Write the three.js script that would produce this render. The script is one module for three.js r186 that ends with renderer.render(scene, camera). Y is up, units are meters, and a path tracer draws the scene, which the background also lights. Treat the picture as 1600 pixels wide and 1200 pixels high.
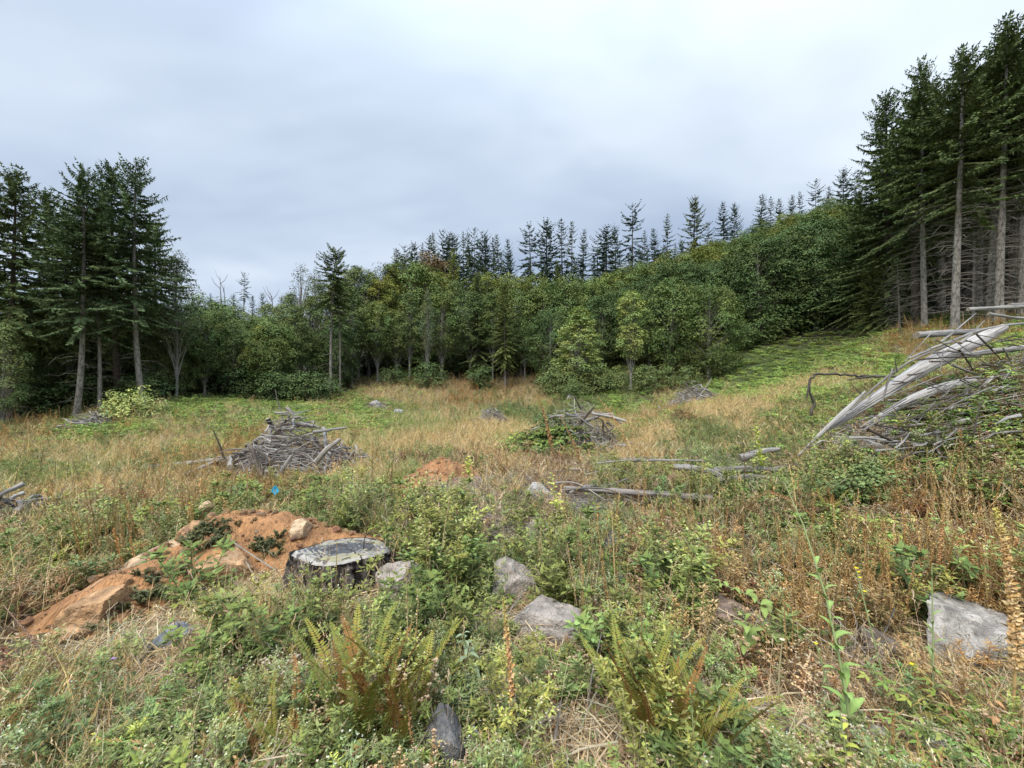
import * as THREE from 'three';
import { mergeVertices, toCreasedNormals } from 'three/addons/utils/BufferGeometryUtils.js';

// ---------------------------------------------------------------- camera, sky, sun, exposure
const scene = new THREE.Scene();
const CAM = 1.6, F = 620;                       // eye height; focal length in pixels of a 1600 x 1200 frame
const camera = new THREE.PerspectiveCamera(2 * Math.atan(600 / F) * 180 / Math.PI, 4 / 3, 0.05, 6000);
camera.position.set(0, CAM, 0);
camera.lookAt(0, CAM, -10);
const renderer = new THREE.WebGLRenderer({ antialias: true });
renderer.toneMapping = THREE.LinearToneMapping;
renderer.toneMappingExposure = 2.6;
renderer.shadowMap.enabled = true;

const fract = (x) => x - Math.floor(x);
const lerp = (a, b, t) => a + (b - a) * t;
const clamp = (x, a = 0, b = 1) => Math.min(b, Math.max(a, x));
const smooth = (a, b, x) => { const t = clamp((x - a) / (b - a)); return t * t * (3 - 2 * t); };
function rng(seed) { let s = (seed * 2654435761) >>> 0; return () => { s = (s + 0x6d2b79f5) | 0; let t = Math.imul(s ^ (s >>> 15), 1 | s); t = (t + Math.imul(t ^ (t >>> 7), 61 | t)) ^ t; return ((t ^ (t >>> 14)) >>> 0) / 4294967296; }; }
function hash3(x, y, z) { let h = Math.imul(x, 374761393) ^ Math.imul(y, 668265263) ^ Math.imul(z, 2147483647 - 1274126177); h = Math.imul(h ^ (h >>> 13), 1274126177); return ((h ^ (h >>> 16)) >>> 0) / 4294967296; }
function noise3(x, y, z) {                      // value noise, -1..1
  const xi = Math.floor(x), yi = Math.floor(y), zi = Math.floor(z);
  let fx = x - xi, fy = y - yi, fz = z - zi;
  fx = fx * fx * (3 - 2 * fx); fy = fy * fy * (3 - 2 * fy); fz = fz * fz * (3 - 2 * fz);
  const a = (i, j, k) => hash3(xi + i, yi + j, zi + k);
  const l0 = lerp(lerp(a(0, 0, 0), a(1, 0, 0), fx), lerp(a(0, 1, 0), a(1, 1, 0), fx), fy);
  const l1 = lerp(lerp(a(0, 0, 1), a(1, 0, 1), fx), lerp(a(0, 1, 1), a(1, 1, 1), fx), fy);
  return lerp(l0, l1, fz) * 2 - 1;
}
function fbm(x, y, z, n = 4) { let s = 0, a = 0.5, f = 1; for (let i = 0; i < n; i++) { s += a * noise3(x * f + i * 17.3, y * f, z * f - i * 9.1); a *= 0.5; f *= 2.03; } return s; }
const srgb = (v) => { v /= 255; return v <= 0.04045 ? v / 12.92 : Math.pow((v + 0.055) / 1.055, 2.4); };
const rgb = (r, g, b) => [srgb(r), srgb(g), srgb(b)];
const mixc = (a, b, t) => [lerp(a[0], b[0], t), lerp(a[1], b[1], t), lerp(a[2], b[2], t)];
const mul = (c, k) => [c[0] * k, c[1] * k, c[2] * k];

// overcast sky: pale blue-grey stratus with soft lighter and darker bands
{
  const w = 1024, h = 512, data = new Float32Array(w * h * 4);
  const hi = rgb(222, 235, 250), lo = rgb(166, 184, 211), EXP = 1 / 2.42;
  for (let j = 0; j < h; j++) {
    const el = ((j + 0.5) / h - 0.5) * Math.PI, y = Math.sin(el), ch = Math.cos(el);
    for (let i = 0; i < w; i++) {
      const az = ((i + 0.5) / w - 0.5) * 2 * Math.PI, x = Math.cos(az) * ch, z = Math.sin(az) * ch;
      let c;
      if (y > -0.02) {
        const k = 1 / (Math.max(y, 0) + 0.22), cx = x * k + 11.3, cz = z * k - 4.1;
        const wx = fbm(cx * 0.5 + 3, 1.5, cz * 0.5, 3) * 1.1;
        let n = fbm(cx * 0.75 + wx + 5.2, 0.3, cz * 1.3 + wx * 0.6 + 2.7, 5) * 1.25;
        n += fbm(cx * 2.2 + wx, 4.2, cz * 3.2, 4) * 0.45;
        let t = 0.5 + n * 1.0 + 0.2 * smooth(0.22, 0.04, y) + 0.3 * smooth(0.88, 1, (x * 0.68 + y * 0.56 - z * 0.47));
        c = mixc(lo, hi, clamp(t, 0, 1.3));
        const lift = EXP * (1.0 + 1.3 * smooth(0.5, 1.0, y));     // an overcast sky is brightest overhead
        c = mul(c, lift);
      } else c = mul(rgb(120, 118, 96), EXP);
      const o = (j * w + i) * 4;
      data[o] = c[0]; data[o + 1] = c[1]; data[o + 2] = c[2]; data[o + 3] = 1;
    }
  }
  const sky = new THREE.DataTexture(data, w, h, THREE.RGBAFormat, THREE.FloatType);
  sky.mapping = THREE.EquirectangularReflectionMapping;
  sky.magFilter = THREE.LinearFilter; sky.minFilter = THREE.LinearFilter;
  sky.needsUpdate = true;
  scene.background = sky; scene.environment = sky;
}
const sun = new THREE.DirectionalLight(new THREE.Color(1, 0.95, 0.85), 1.5);
sun.position.set(-35, 110, 60);
sun.castShadow = true; sun.shadow.radius = 70;
Object.assign(sun.shadow.camera, { left: -90, right: 90, top: 90, bottom: -90, far: 400 });
scene.add(sun);

// ---------------------------------------------------------------- helpers
const V = (x, y, z) => new THREE.Vector3(x, y, z);
const add = (a, b, k = 1) => [a[0] + b[0] * k, a[1] + b[1] * k, a[2] + b[2] * k];
const sub = (a, b) => [a[0] - b[0], a[1] - b[1], a[2] - b[2]];
const cross = (a, b) => [a[1] * b[2] - a[2] * b[1], a[2] * b[0] - a[0] * b[2], a[0] * b[1] - a[1] * b[0]];
const len = (a) => Math.hypot(a[0], a[1], a[2]);
const norm = (a) => { const l = len(a) || 1; return [a[0] / l, a[1] / l, a[2] / l]; };
const rot = (v, k, a) => { const c = Math.cos(a), s = Math.sin(a), d = v[0] * k[0] + v[1] * k[1] + v[2] * k[2], x = cross(k, v); return [0, 1, 2].map((i) => v[i] * c + x[i] * s + k[i] * d * (1 - c)); };

class MB {                                       // collects vertices; build() gives one geometry
  constructor() { this.p = []; this.n = []; this.c = []; this.u = []; this.i = []; }
  v(p, n, c, u = 0, w = 0) { this.p.push(p[0], p[1], p[2]); this.n.push(n[0], n[1], n[2]); this.c.push(c[0], c[1], c[2]); this.u.push(u, w); return this.p.length / 3 - 1; }
  leaf(o, d, n, l, w, c, c2 = c, fold = 0.15, at = 0.42) {      // a folded diamond
    const s = norm(cross(d, n)), m = add(o, d, l * at), t = add(o, d, l);
    const k = n, f = w * fold;
    const nl = norm(add(k, s, -fold)), nr = norm(add(k, s, fold));
    const a = this.v(o, k, c), b = this.v(add(add(m, s, w / 2), k, f), nr, c2), e = this.v(t, k, c2), g = this.v(add(add(m, s, -w / 2), k, f), nl, c2);
    this.i.push(a, b, e, a, e, g);
  }
  ribbon(pts, ws, side, c, c2) {                  // tapering blade
    let pa = -1, pb = -1;
    for (let k = 0; k < pts.length; k++) {
      const q = pts[k], d = norm(sub(pts[Math.min(k + 1, pts.length - 1)], pts[Math.max(k - 1, 0)])), n = norm(cross(side, d)), cc = mixc(c, c2, k / (pts.length - 1));
      const a = this.v(add(q, side, ws[k] / 2), n, cc), b = this.v(add(q, side, -ws[k] / 2), n, cc);
      if (k) this.i.push(pa, b, pb, pa, a, b);
      pa = a; pb = b;
    }
  }
  tube(pts, rs, sides, c, o = {}) {               // o.cap colours the ends, o.bump(k, angle) scales the radius
    const N = pts.length; let up = Math.abs(norm(sub(pts[1], pts[0]))[1]) > 0.9 ? [1, 0, 0] : [0, 1, 0], len0 = 0, base = this.p.length / 3;
    for (let k = 0; k < N; k++) {
      const d = norm(sub(pts[Math.min(k + 1, N - 1)], pts[Math.max(k - 1, 0)])), s = norm(cross(up, d)), t = cross(d, s);
      up = t;
      if (k) len0 += len(sub(pts[k], pts[k - 1]));
      for (let j = 0; j <= sides; j++) {
        const a = j / sides * 2 * Math.PI, b = o.bump ? o.bump(k / (N - 1), j % sides / sides * 2 * Math.PI) : 1;
        const n = add(mul(s, Math.cos(a)), t, Math.sin(a));
        this.v(add(pts[k], n, rs[k] * b), n, o.col ? o.col(k / (N - 1), a) : c, j / sides * (o.uw ?? 1), len0 * (o.vl ?? 1));
      }
    }
    const w = sides + 1;
    for (let k = 0; k < N - 1; k++) for (let j = 0; j < sides; j++) { const a = base + k * w + j; this.i.push(a, a + 1, a + w + 1, a, a + w + 1, a + w); }
    if (o.cap) for (const k of [0, N - 1]) {
      const d = norm(sub(pts[k], pts[k ? k - 1 : 1])), m = this.v(add(pts[k], d, 0.004), d, mul(o.cap, 0.8), 0.5, 0.5), r0 = this.p.length / 3;
      for (let j = 0; j <= sides; j++) { const q = base + k * w + j; this.v(this.p.slice(q * 3, q * 3 + 3), d, o.cap, 0.5 + 0.4 * Math.cos(j / sides * 6.283), 0.5 + 0.4 * Math.sin(j / sides * 6.283)); }
      for (let j = 0; j < sides; j++) k ? this.i.push(m, r0 + j, r0 + j + 1) : this.i.push(m, r0 + j + 1, r0 + j);
    }
  }
  geo(smoothed) {
    const g = new THREE.BufferGeometry();
    g.setAttribute('position', new THREE.BufferAttribute(new Float32Array(this.p), 3));
    g.setAttribute('normal', new THREE.BufferAttribute(new Float32Array(this.n), 3));
    g.setAttribute('color', new THREE.BufferAttribute(new Float32Array(this.c), 3));
    g.setAttribute('uv', new THREE.BufferAttribute(new Float32Array(this.u), 2));
    g.setIndex(this.i.length > 0 ? new THREE.BufferAttribute(new Uint32Array(this.i), 1) : null);
    if (smoothed) g.computeVertexNormals();
    return g;
  }
}
const jit = (R, c, k = 0.3) => mul([c[0] * (1 + (R() - 0.5) * 0.2), c[1], c[2] * (1 + (R() - 0.5) * 0.3)], 1 + (R() - 0.5) * 2 * k);
const counts = new Map();
function numbered(name) { const k = counts.get(name) ?? 0; counts.set(name, k + 1); return k ? `${name}_${String(k).padStart(3, '0')}` : name; }
function mesh(name, geometry, m, parent) { const o = new THREE.Mesh(geometry, m); o.name = name; o.castShadow = o.receiveShadow = true; if (parent) parent.add(o); return o; }
function tag(o, label, category, group, kind) { if (label) o.userData.label = label; if (category) o.userData.category = category; if (group) o.userData.group = group; if (kind) o.userData.kind = kind; return o; }
function thing(name, label, category, pos = [0, 0, 0], group) { const o = new THREE.Group(); o.name = numbered(name); o.position.set(...pos); scene.add(o); return tag(o, label, category, group); }
function solo(name, geometry, m, label, category, group) { const o = mesh(numbered(name), geometry, m, scene); return tag(o, label, category, group); }

// tileable textures
function tex(size, f, { rx = 1, ry = 1, linear = false } = {}) {
  const d = new Uint8Array(size * size * 4);
  for (let j = 0; j < size; j++) for (let i = 0; i < size; i++) { const c = f(i / size, j / size), o = (j * size + i) * 4; for (let k = 0; k < 3; k++) d[o + k] = clamp(c[k]) * 255; d[o + 3] = 255; }
  const t = new THREE.DataTexture(d, size, size); t.wrapS = t.wrapT = THREE.RepeatWrapping; t.magFilter = THREE.LinearFilter; t.minFilter = THREE.LinearFilter; t.repeat.set(rx, ry); if (!linear) t.colorSpace = THREE.NoColorSpace; t.needsUpdate = true; return t;
}
function tnoise(u, v, fu, fv, seed, n = 4) {       // wraps at u, v = 1
  let s = 0, a = 0.5;
  for (let i = 0; i < n; i++) {
    const x = u * fu, y = v * fv, xi = Math.floor(x), yi = Math.floor(y); let fx = x - xi, fy = y - yi; fx = fx * fx * (3 - 2 * fx); fy = fy * fy * (3 - 2 * fy);
    const h = (p, q) => hash3((p % fu + fu) % fu, (q % fv + fv) % fv, seed + i * 31);
    s += a * (lerp(lerp(h(xi, yi), h(xi + 1, yi), fx), lerp(h(xi, yi + 1), h(xi + 1, yi + 1), fx), fy) * 2 - 1); a *= 0.5; fu *= 2; fv *= 2;
  }
  return s;
}
const grey = (v) => [v, v, v];
const soilMap = tex(1024, (u, v) => { const n = tnoise(u, v, 8, 8, 1, 6), f = tnoise(u, v, 90, 90, 5, 3); return grey(0.72 + n * 0.38 + f * 0.3); });
const soilBump = tex(1024, (u, v) => grey(0.5 + tnoise(u, v, 10, 10, 2, 6) * 0.4 + tnoise(u, v, 70, 70, 9, 3) * 0.3), { linear: true });
const woodMap = tex(512, (u, v) => { const n = tnoise(u, v, 24, 2, 3, 4), f = tnoise(u, v, 90, 3, 8, 3), k = tnoise(u, v, 4, 4, 12, 3); return grey(0.72 + n * 0.5 + f * 0.4 + k * 0.3 - smooth(0.07, 0, Math.abs(tnoise(u, v, 14, 2, 15, 3))) * 0.4); });
const woodBump = tex(512, (u, v) => grey(0.5 + tnoise(u, v, 30, 2, 3, 4) * 0.5 + tnoise(u, v, 80, 3, 8, 2) * 0.3), { linear: true });
const barkMap = tex(512, (u, v) => { const n = tnoise(u, v, 14, 5, 21, 5), k = tnoise(u, v, 5, 12, 24, 4), r = Math.abs(tnoise(u, v, 10, 3, 28, 3)); return grey(0.62 + n * 0.4 + k * 0.4 - smooth(0.1, 0, r) * 0.3); });
const barkBump = tex(512, (u, v) => grey(0.6 + tnoise(u, v, 14, 5, 21, 5) * 0.5 - smooth(0.12, 0, Math.abs(tnoise(u, v, 10, 3, 28, 3))) * 0.5), { linear: true });
const rockMap = tex(512, (u, v) => { const n = tnoise(u, v, 5, 5, 41, 6), f = tnoise(u, v, 60, 60, 45, 3); return grey(0.76 + n * 0.36 + f * 0.26); });
const rockBump = tex(512, (u, v) => grey(0.5 + tnoise(u, v, 6, 6, 41, 7) * 0.7 + tnoise(u, v, 50, 50, 47, 3) * 0.35), { linear: true });

const std = (o) => new THREE.MeshStandardMaterial({ roughness: 0.95, vertexColors: true, ...o });
const leafM = (color, shine = 0.3) => new THREE.MeshPhysicalMaterial({ color: new THREE.Color().setRGB(...color), vertexColors: true, roughness: 0.75, specularIntensity: shine, side: THREE.DoubleSide });
const M = {
  soil: std({ map: soilMap, bumpMap: soilBump, bumpScale: 0.03 }),
  wood: std({ map: woodMap, bumpMap: woodBump, bumpScale: 0.006, roughness: 0.85 }),
  bark: std({ map: barkMap, bumpMap: barkBump, bumpScale: 0.03 }),
  rock: std({ map: rockMap, bumpMap: rockBump, bumpScale: 0.012, roughness: 0.9 }),
  twig: std({}),
  dry: leafM([1, 1, 1], 0.15), leaf: leafM([1, 1, 1], 0.25),
};
const soilScale = 1 / 1.7;

// ---------------------------------------------------------------- terrain
const warp = (x, z) => { const r = Math.hypot(x, z), k = r > 1e-6 ? Math.log(1 + r / 2) / r : 0.5; return [x * k, z * k]; };
const ctl = [];
const ctlP = (px, py, d) => ctl.push([(px - 800) / F * d, -d, CAM + (600 - py) / F * d]);
const ctlH = (px, d, h) => ctl.push([(px - 800) / F * d, -d, h]);
ctl.push([0, 0, 0], [0, 4, 0.05], [4, 2, 0.35], [-4, 2, -0.15], [0, 20, 0.3], [25, 10, 2], [-25, 10, -1], [0, 110, 3], [110, 40, 14], [-110, 30, 0]);
for (let k = 0; k < 12; k++) { const a = k / 12 * 6.283; ctl.push([Math.sin(a) * 650, Math.cos(a) * 650, 35], [Math.sin(a) * 3200, Math.cos(a) * 3200, 60]); }
for (const c of [[100, 1010, 2.55], [20, 870, 4.4], [60, 800, 7], [100, 750, 10.5], [100, 700, 18], [60, 662, 31], [130, 655, 30], [300, 700, 16], [300, 760, 8.5], [430, 760, 9.2], [440, 700, 15], [300, 625, 38], [450, 625, 44],
  [450, 660, 26], [560, 700, 14.5], [650, 760, 7.5], [620, 660, 27], [600, 610, 48], [700, 600, 54], [800, 603, 54], [700, 625, 42], [770, 655, 25], [870, 715, 11], [870, 612, 46], [800, 760, 6.8], [985, 608, 45], [1000, 690, 13],
  [1085, 603, 43], [1080, 640, 24], [1100, 740, 8], [1170, 545, 49], [1180, 620, 27], [1250, 522, 51], [1280, 605, 24], [1330, 510, 48], [1400, 560, 27], [1400, 522, 35], [1500, 515, 32], [1600, 505, 30], [1250, 665, 12],
  [1230, 735, 6.8], [1350, 695, 6.3], [1450, 640, 7], [1600, 575, 7.2], [1600, 735, 4.5], [1500, 810, 4], [1600, 905, 2.9], [1400, 905, 3.2], [1500, 1050, 2.2], [1200, 850, 4], [800, 1000, 2.5], [800, 900, 3.35], [800, 800, 5.0], [480, 930, 3.05]]) ctlP(...c);
for (const c of [[700, 66, 4], [700, 120, 22], [900, 80, 11], [1000, 85, 16], [1100, 85, 20], [1200, 85, 25.5], [1300, 80, 28.5], [1450, 60, 16], [1600, 50, 14], [1600, 100, 35], [1320, 115, 34], [1000, 120, 24], [500, 70, 3], [400, 90, 6], [250, 60, 1],
  [50, 50, -1], [0, 100, 5], [400, 210, 34], [700, 220, 25], [1000, 220, 30], [1500, 220, 48], [1600, 12, 1.4], [1450, 14, 1.2], [-300, 30, -1.5], [-300, 8, -0.6], [1900, 8, 2.2], [1900, 30, 6]]) ctlH(...c);
const tps = (r2) => r2 > 1e-12 ? 0.5 * r2 * Math.log(r2) : 0;
const ctlQ = ctl.map((c) => warp(c[0], c[1]));
const wts = (() => {                             // thin-plate spline through the survey points
  const n = ctl.length, N = n + 3, A = [];
  for (let i = 0; i < N; i++) { A.push(new Float64Array(N + 1)); }
  for (let i = 0; i < n; i++) {
    for (let j = 0; j < n; j++) A[i][j] = tps((ctlQ[i][0] - ctlQ[j][0]) ** 2 + (ctlQ[i][1] - ctlQ[j][1]) ** 2) + (i === j ? 0.002 : 0);
    A[i][n] = A[n][i] = 1; A[i][n + 1] = A[n + 1][i] = ctlQ[i][0]; A[i][n + 2] = A[n + 2][i] = ctlQ[i][1]; A[i][N] = ctl[i][2];
  }
  for (let k = 0; k < N; k++) {
    let b = k; for (let i = k + 1; i < N; i++) if (Math.abs(A[i][k]) > Math.abs(A[b][k])) b = i;
    [A[k], A[b]] = [A[b], A[k]];
    for (let i = k + 1; i < N; i++) { const f = A[i][k] / A[k][k]; if (f) for (let j = k; j <= N; j++) A[i][j] -= f * A[k][j]; }
  }
  const x = new Float64Array(N);
  for (let k = N - 1; k >= 0; k--) { let s = A[k][N]; for (let j = k + 1; j < N; j++) s -= A[k][j] * x[j]; x[k] = s / A[k][k]; }
  return x;
})();
function G(x, z) {
  const q = warp(x, z), n = ctl.length;
  let h = wts[n] + wts[n + 1] * q[0] + wts[n + 2] * q[1];
  for (let i = 0; i < n; i++) { const dx = q[0] - ctlQ[i][0], dz = q[1] - ctlQ[i][1], r2 = dx * dx + dz * dz; if (r2 > 1e-12) h += wts[i] * 0.5 * r2 * Math.log(r2); }
  const r = Math.hypot(x, z);
  return h + fbm(x * 0.9, 3, z * 0.9, 3) * 0.06 * smooth(0.5, 4, r) + fbm(x * 0.12, 8, z * 0.12, 3) * 0.25 * smooth(10, 40, r);
}
const at = (px, py, d) => [(px - 800) / F * d, CAM + (600 - py) / F * d, -d];
function ground(px, py, lift = 0) {              // where a line of sight meets the ground
  let d = 1.05, prev = d;
  for (; d < 320; prev = d, d *= 1.015) { const p = at(px, py, d); if (p[1] < G(p[0], p[2]) + lift) break; }
  for (let k = 0; k < 12; k++) { const m = (prev + d) / 2, p = at(px, py, m); if (p[1] < G(p[0], p[2]) + lift) d = m; else prev = m; }
  const p = at(px, py, d); p[1] = G(p[0], p[2]); p.d = d; return p;
}

// what grows where: D pale dry grass, O rust dock, G green grass, W leafy weeds, H dead brown weeds, B bramble and bracken
const KINDS = ['D', 'O', 'G', 'W', 'H', 'B'];
const zoneText = `20 690 O2 D5 W2|120 720 D5 G3 W2|250 690 D6 G3 W1|60 770 D5 W3 G2|150 790 O3 D4 W3|250 790 O4 D4 W2|330 770 O4 D4 G2|60 840 H3 D4 O3|120 880 H4 D4 W2|60 940 W2 H3 D5|200 850 D5 O2 W3|150 1050 W4 D4 H1 G1
|60 1130 D6 W2 H2|300 1080 W4 H1 D3 G2|200 1170 W3 D5 G2|340 1000 W6 G3 D1|420 960 W5 G4 D2|700 900 W4 G4 D2|480 1000 W6 G3 D1|700 1000 W5 H2 G3|700 1100 H4 W4 G2|880 900 W4 H2 D4|880 1050 H3 W5 G2|950 850 H3 W4 D4|1050 900 H4 O2 W4|1150 850 W6 H3|1250 880 H4 W3 D3
|1250 1050 H5 W2 D3 O1|1400 900 O4 H4 D2 W1|1450 850 O4 H3 B2 D2|1560 900 O4 H4 D2 W1|1350 1100 H4 W3 D3|1550 1130 B3 H5|1300 770 B4 W3 H3|1450 760 B4 D3 H3 W2|1550 640 B5 H5|1400 660 B4 H6|1250 740 W4 D3 H2|1180 700 D4 W5|1150 640 D9 G1|1300 590 D7 G2|1050 700 D8 W2
|850 760 H7 D2 W1|720 800 H7 W1 D2|620 780 D5 G3 W2|600 700 D9 G1|700 690 D10|800 680 D8 G2|650 655 G8 D2|800 650 G6 W3|600 640 B4 G4 D2|480 650 B5 G3 D2|350 650 B5 G3 D2|280 640 B6 G2 W2|700 615 O2 D6 W2|600 615 O2 D5 B3|800 610 O2 D6 W2|940 625 B7 G3
|1080 630 B5 D4|1200 590 B8 G2|1250 550 B9|1350 560 B8 D2|1400 540 B5 O1 D3 H2|980 660 D6 O1 G3|500 780 D6 W2 G2|450 770 D6 O2 W2|160 670 D5 O1 B2|1000 1100 H5 W4|560 1150 W6 G3 D1|420 1150 W6 H2 D2|250 830 O4 D3 W3`;
const zones = zoneText.split('|').map((s) => { const [px, py, ...m] = s.trim().split(/\s+/), p = ground(+px, +py), mix = {}; for (const e of m) mix[e[0]] = +e.slice(1); let t = 0; for (const k in mix) t += mix[k]; for (const k in mix) mix[k] /= t; return { q: warp(p[0], p[2]), mix }; });
function mixAt(x, z) {
  const q = warp(x, z), j = fbm(x * 0.7 / (1 + Math.hypot(x, z) * 0.08), 5, z * 0.7 / (1 + Math.hypot(x, z) * 0.08), 3) * 0.22, k2 = fbm(x * 0.5 + 40, 5, z * 0.5, 3) * 0.18, out = { D: 0, O: 0, G: 0, W: 0, H: 0, B: 0 }; let t = 0;
  for (const s of zones) { const dx = q[0] + j - s.q[0], dz = q[1] + k2 - s.q[1], w = 1 / ((dx * dx + dz * dz) ** 2 + 2e-4); t += w; for (const k in s.mix) out[k] += w * s.mix[k]; }
  for (const k of KINDS) out[k] /= t;
  return out;
}
const groundTint = { D: [0.36, 0.26, 0.12], O: [0.26, 0.17, 0.08], G: [0.1, 0.12, 0.045], W: [0.1, 0.095, 0.05], H: [0.2, 0.145, 0.09], B: [0.1, 0.135, 0.04] };
{
  const NA = 420, radii = [0.25]; for (let r = 0.45; r < 3300; r *= 1.032 + 0.02 * smooth(100, 600, r)) radii.push(r);
  const mb = new MB();
  mb.v([0, G(0, 0), 0], [0, 1, 0], [0.13, 0.095, 0.055], 0, 0);
  for (const r of radii) for (let k = 0; k <= NA; k++) {
    const a = k / NA * 2 * Math.PI, x = Math.sin(a) * r, z = -Math.cos(a) * r;
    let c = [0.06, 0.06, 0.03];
    if (r < 75) { const m = mixAt(x, z); c = [0, 0, 0]; for (const kk of KINDS) c = add(c, groundTint[kk], m[kk]); c = mul(c, lerp(0.45, 0.8, smooth(3, 12, r))); c = mixc(c, [0.05, 0.042, 0.025], smooth(56, 61, r)); }  // near ground darkened to paint in shaded gaps between plants; wood floor set dark
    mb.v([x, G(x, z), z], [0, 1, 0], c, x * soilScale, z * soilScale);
  }
  const w = NA + 1;
  for (let k = 0; k < NA; k++) mb.i.push(0, 1 + k + 1, 1 + k);
  for (let j = 0; j < radii.length - 1; j++) for (let k = 0; k < NA; k++) { const a = 1 + j * w + k; mb.i.push(a, a + 1, a + w + 1, a, a + w + 1, a + w); }
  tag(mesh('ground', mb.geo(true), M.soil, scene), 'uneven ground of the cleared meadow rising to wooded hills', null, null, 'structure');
}

// ---------------------------------------------------------------- trees
const needleTints = { fir: leafM([0.095, 0.13, 0.056], 0.08), blue: leafM([0.092, 0.135, 0.068], 0.08), olive: leafM([0.12, 0.15, 0.055], 0.08), far: leafM([0.062, 0.098, 0.07], 0.08), lime: leafM([0.2, 0.24, 0.075]) };
const leafTints = { maple: leafM([0.155, 0.21, 0.064]), deep: leafM([0.115, 0.17, 0.06]), olive: leafM([0.21, 0.24, 0.06]), gold: leafM([0.25, 0.27, 0.062]), birch: leafM([0.38, 0.45, 0.15]), brown: leafM([0.2, 0.135, 0.06]), alder: leafM([0.18, 0.235, 0.085]), grey: leafM([0.17, 0.2, 0.1]) };
const greyBark = [0.46, 0.42, 0.37], brownBark = [0.16, 0.125, 0.1], paleBark = [0.5, 0.47, 0.42], deadGrey = [0.27, 0.24, 0.21];
const pathAt = (pts, t) => { const f = clamp(t) * (pts.length - 1), i = Math.min(pts.length - 2, Math.floor(f)), k = f - i; return [0, 1, 2].map((c) => lerp(pts[i][c], pts[i + 1][c], k)); };

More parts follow.
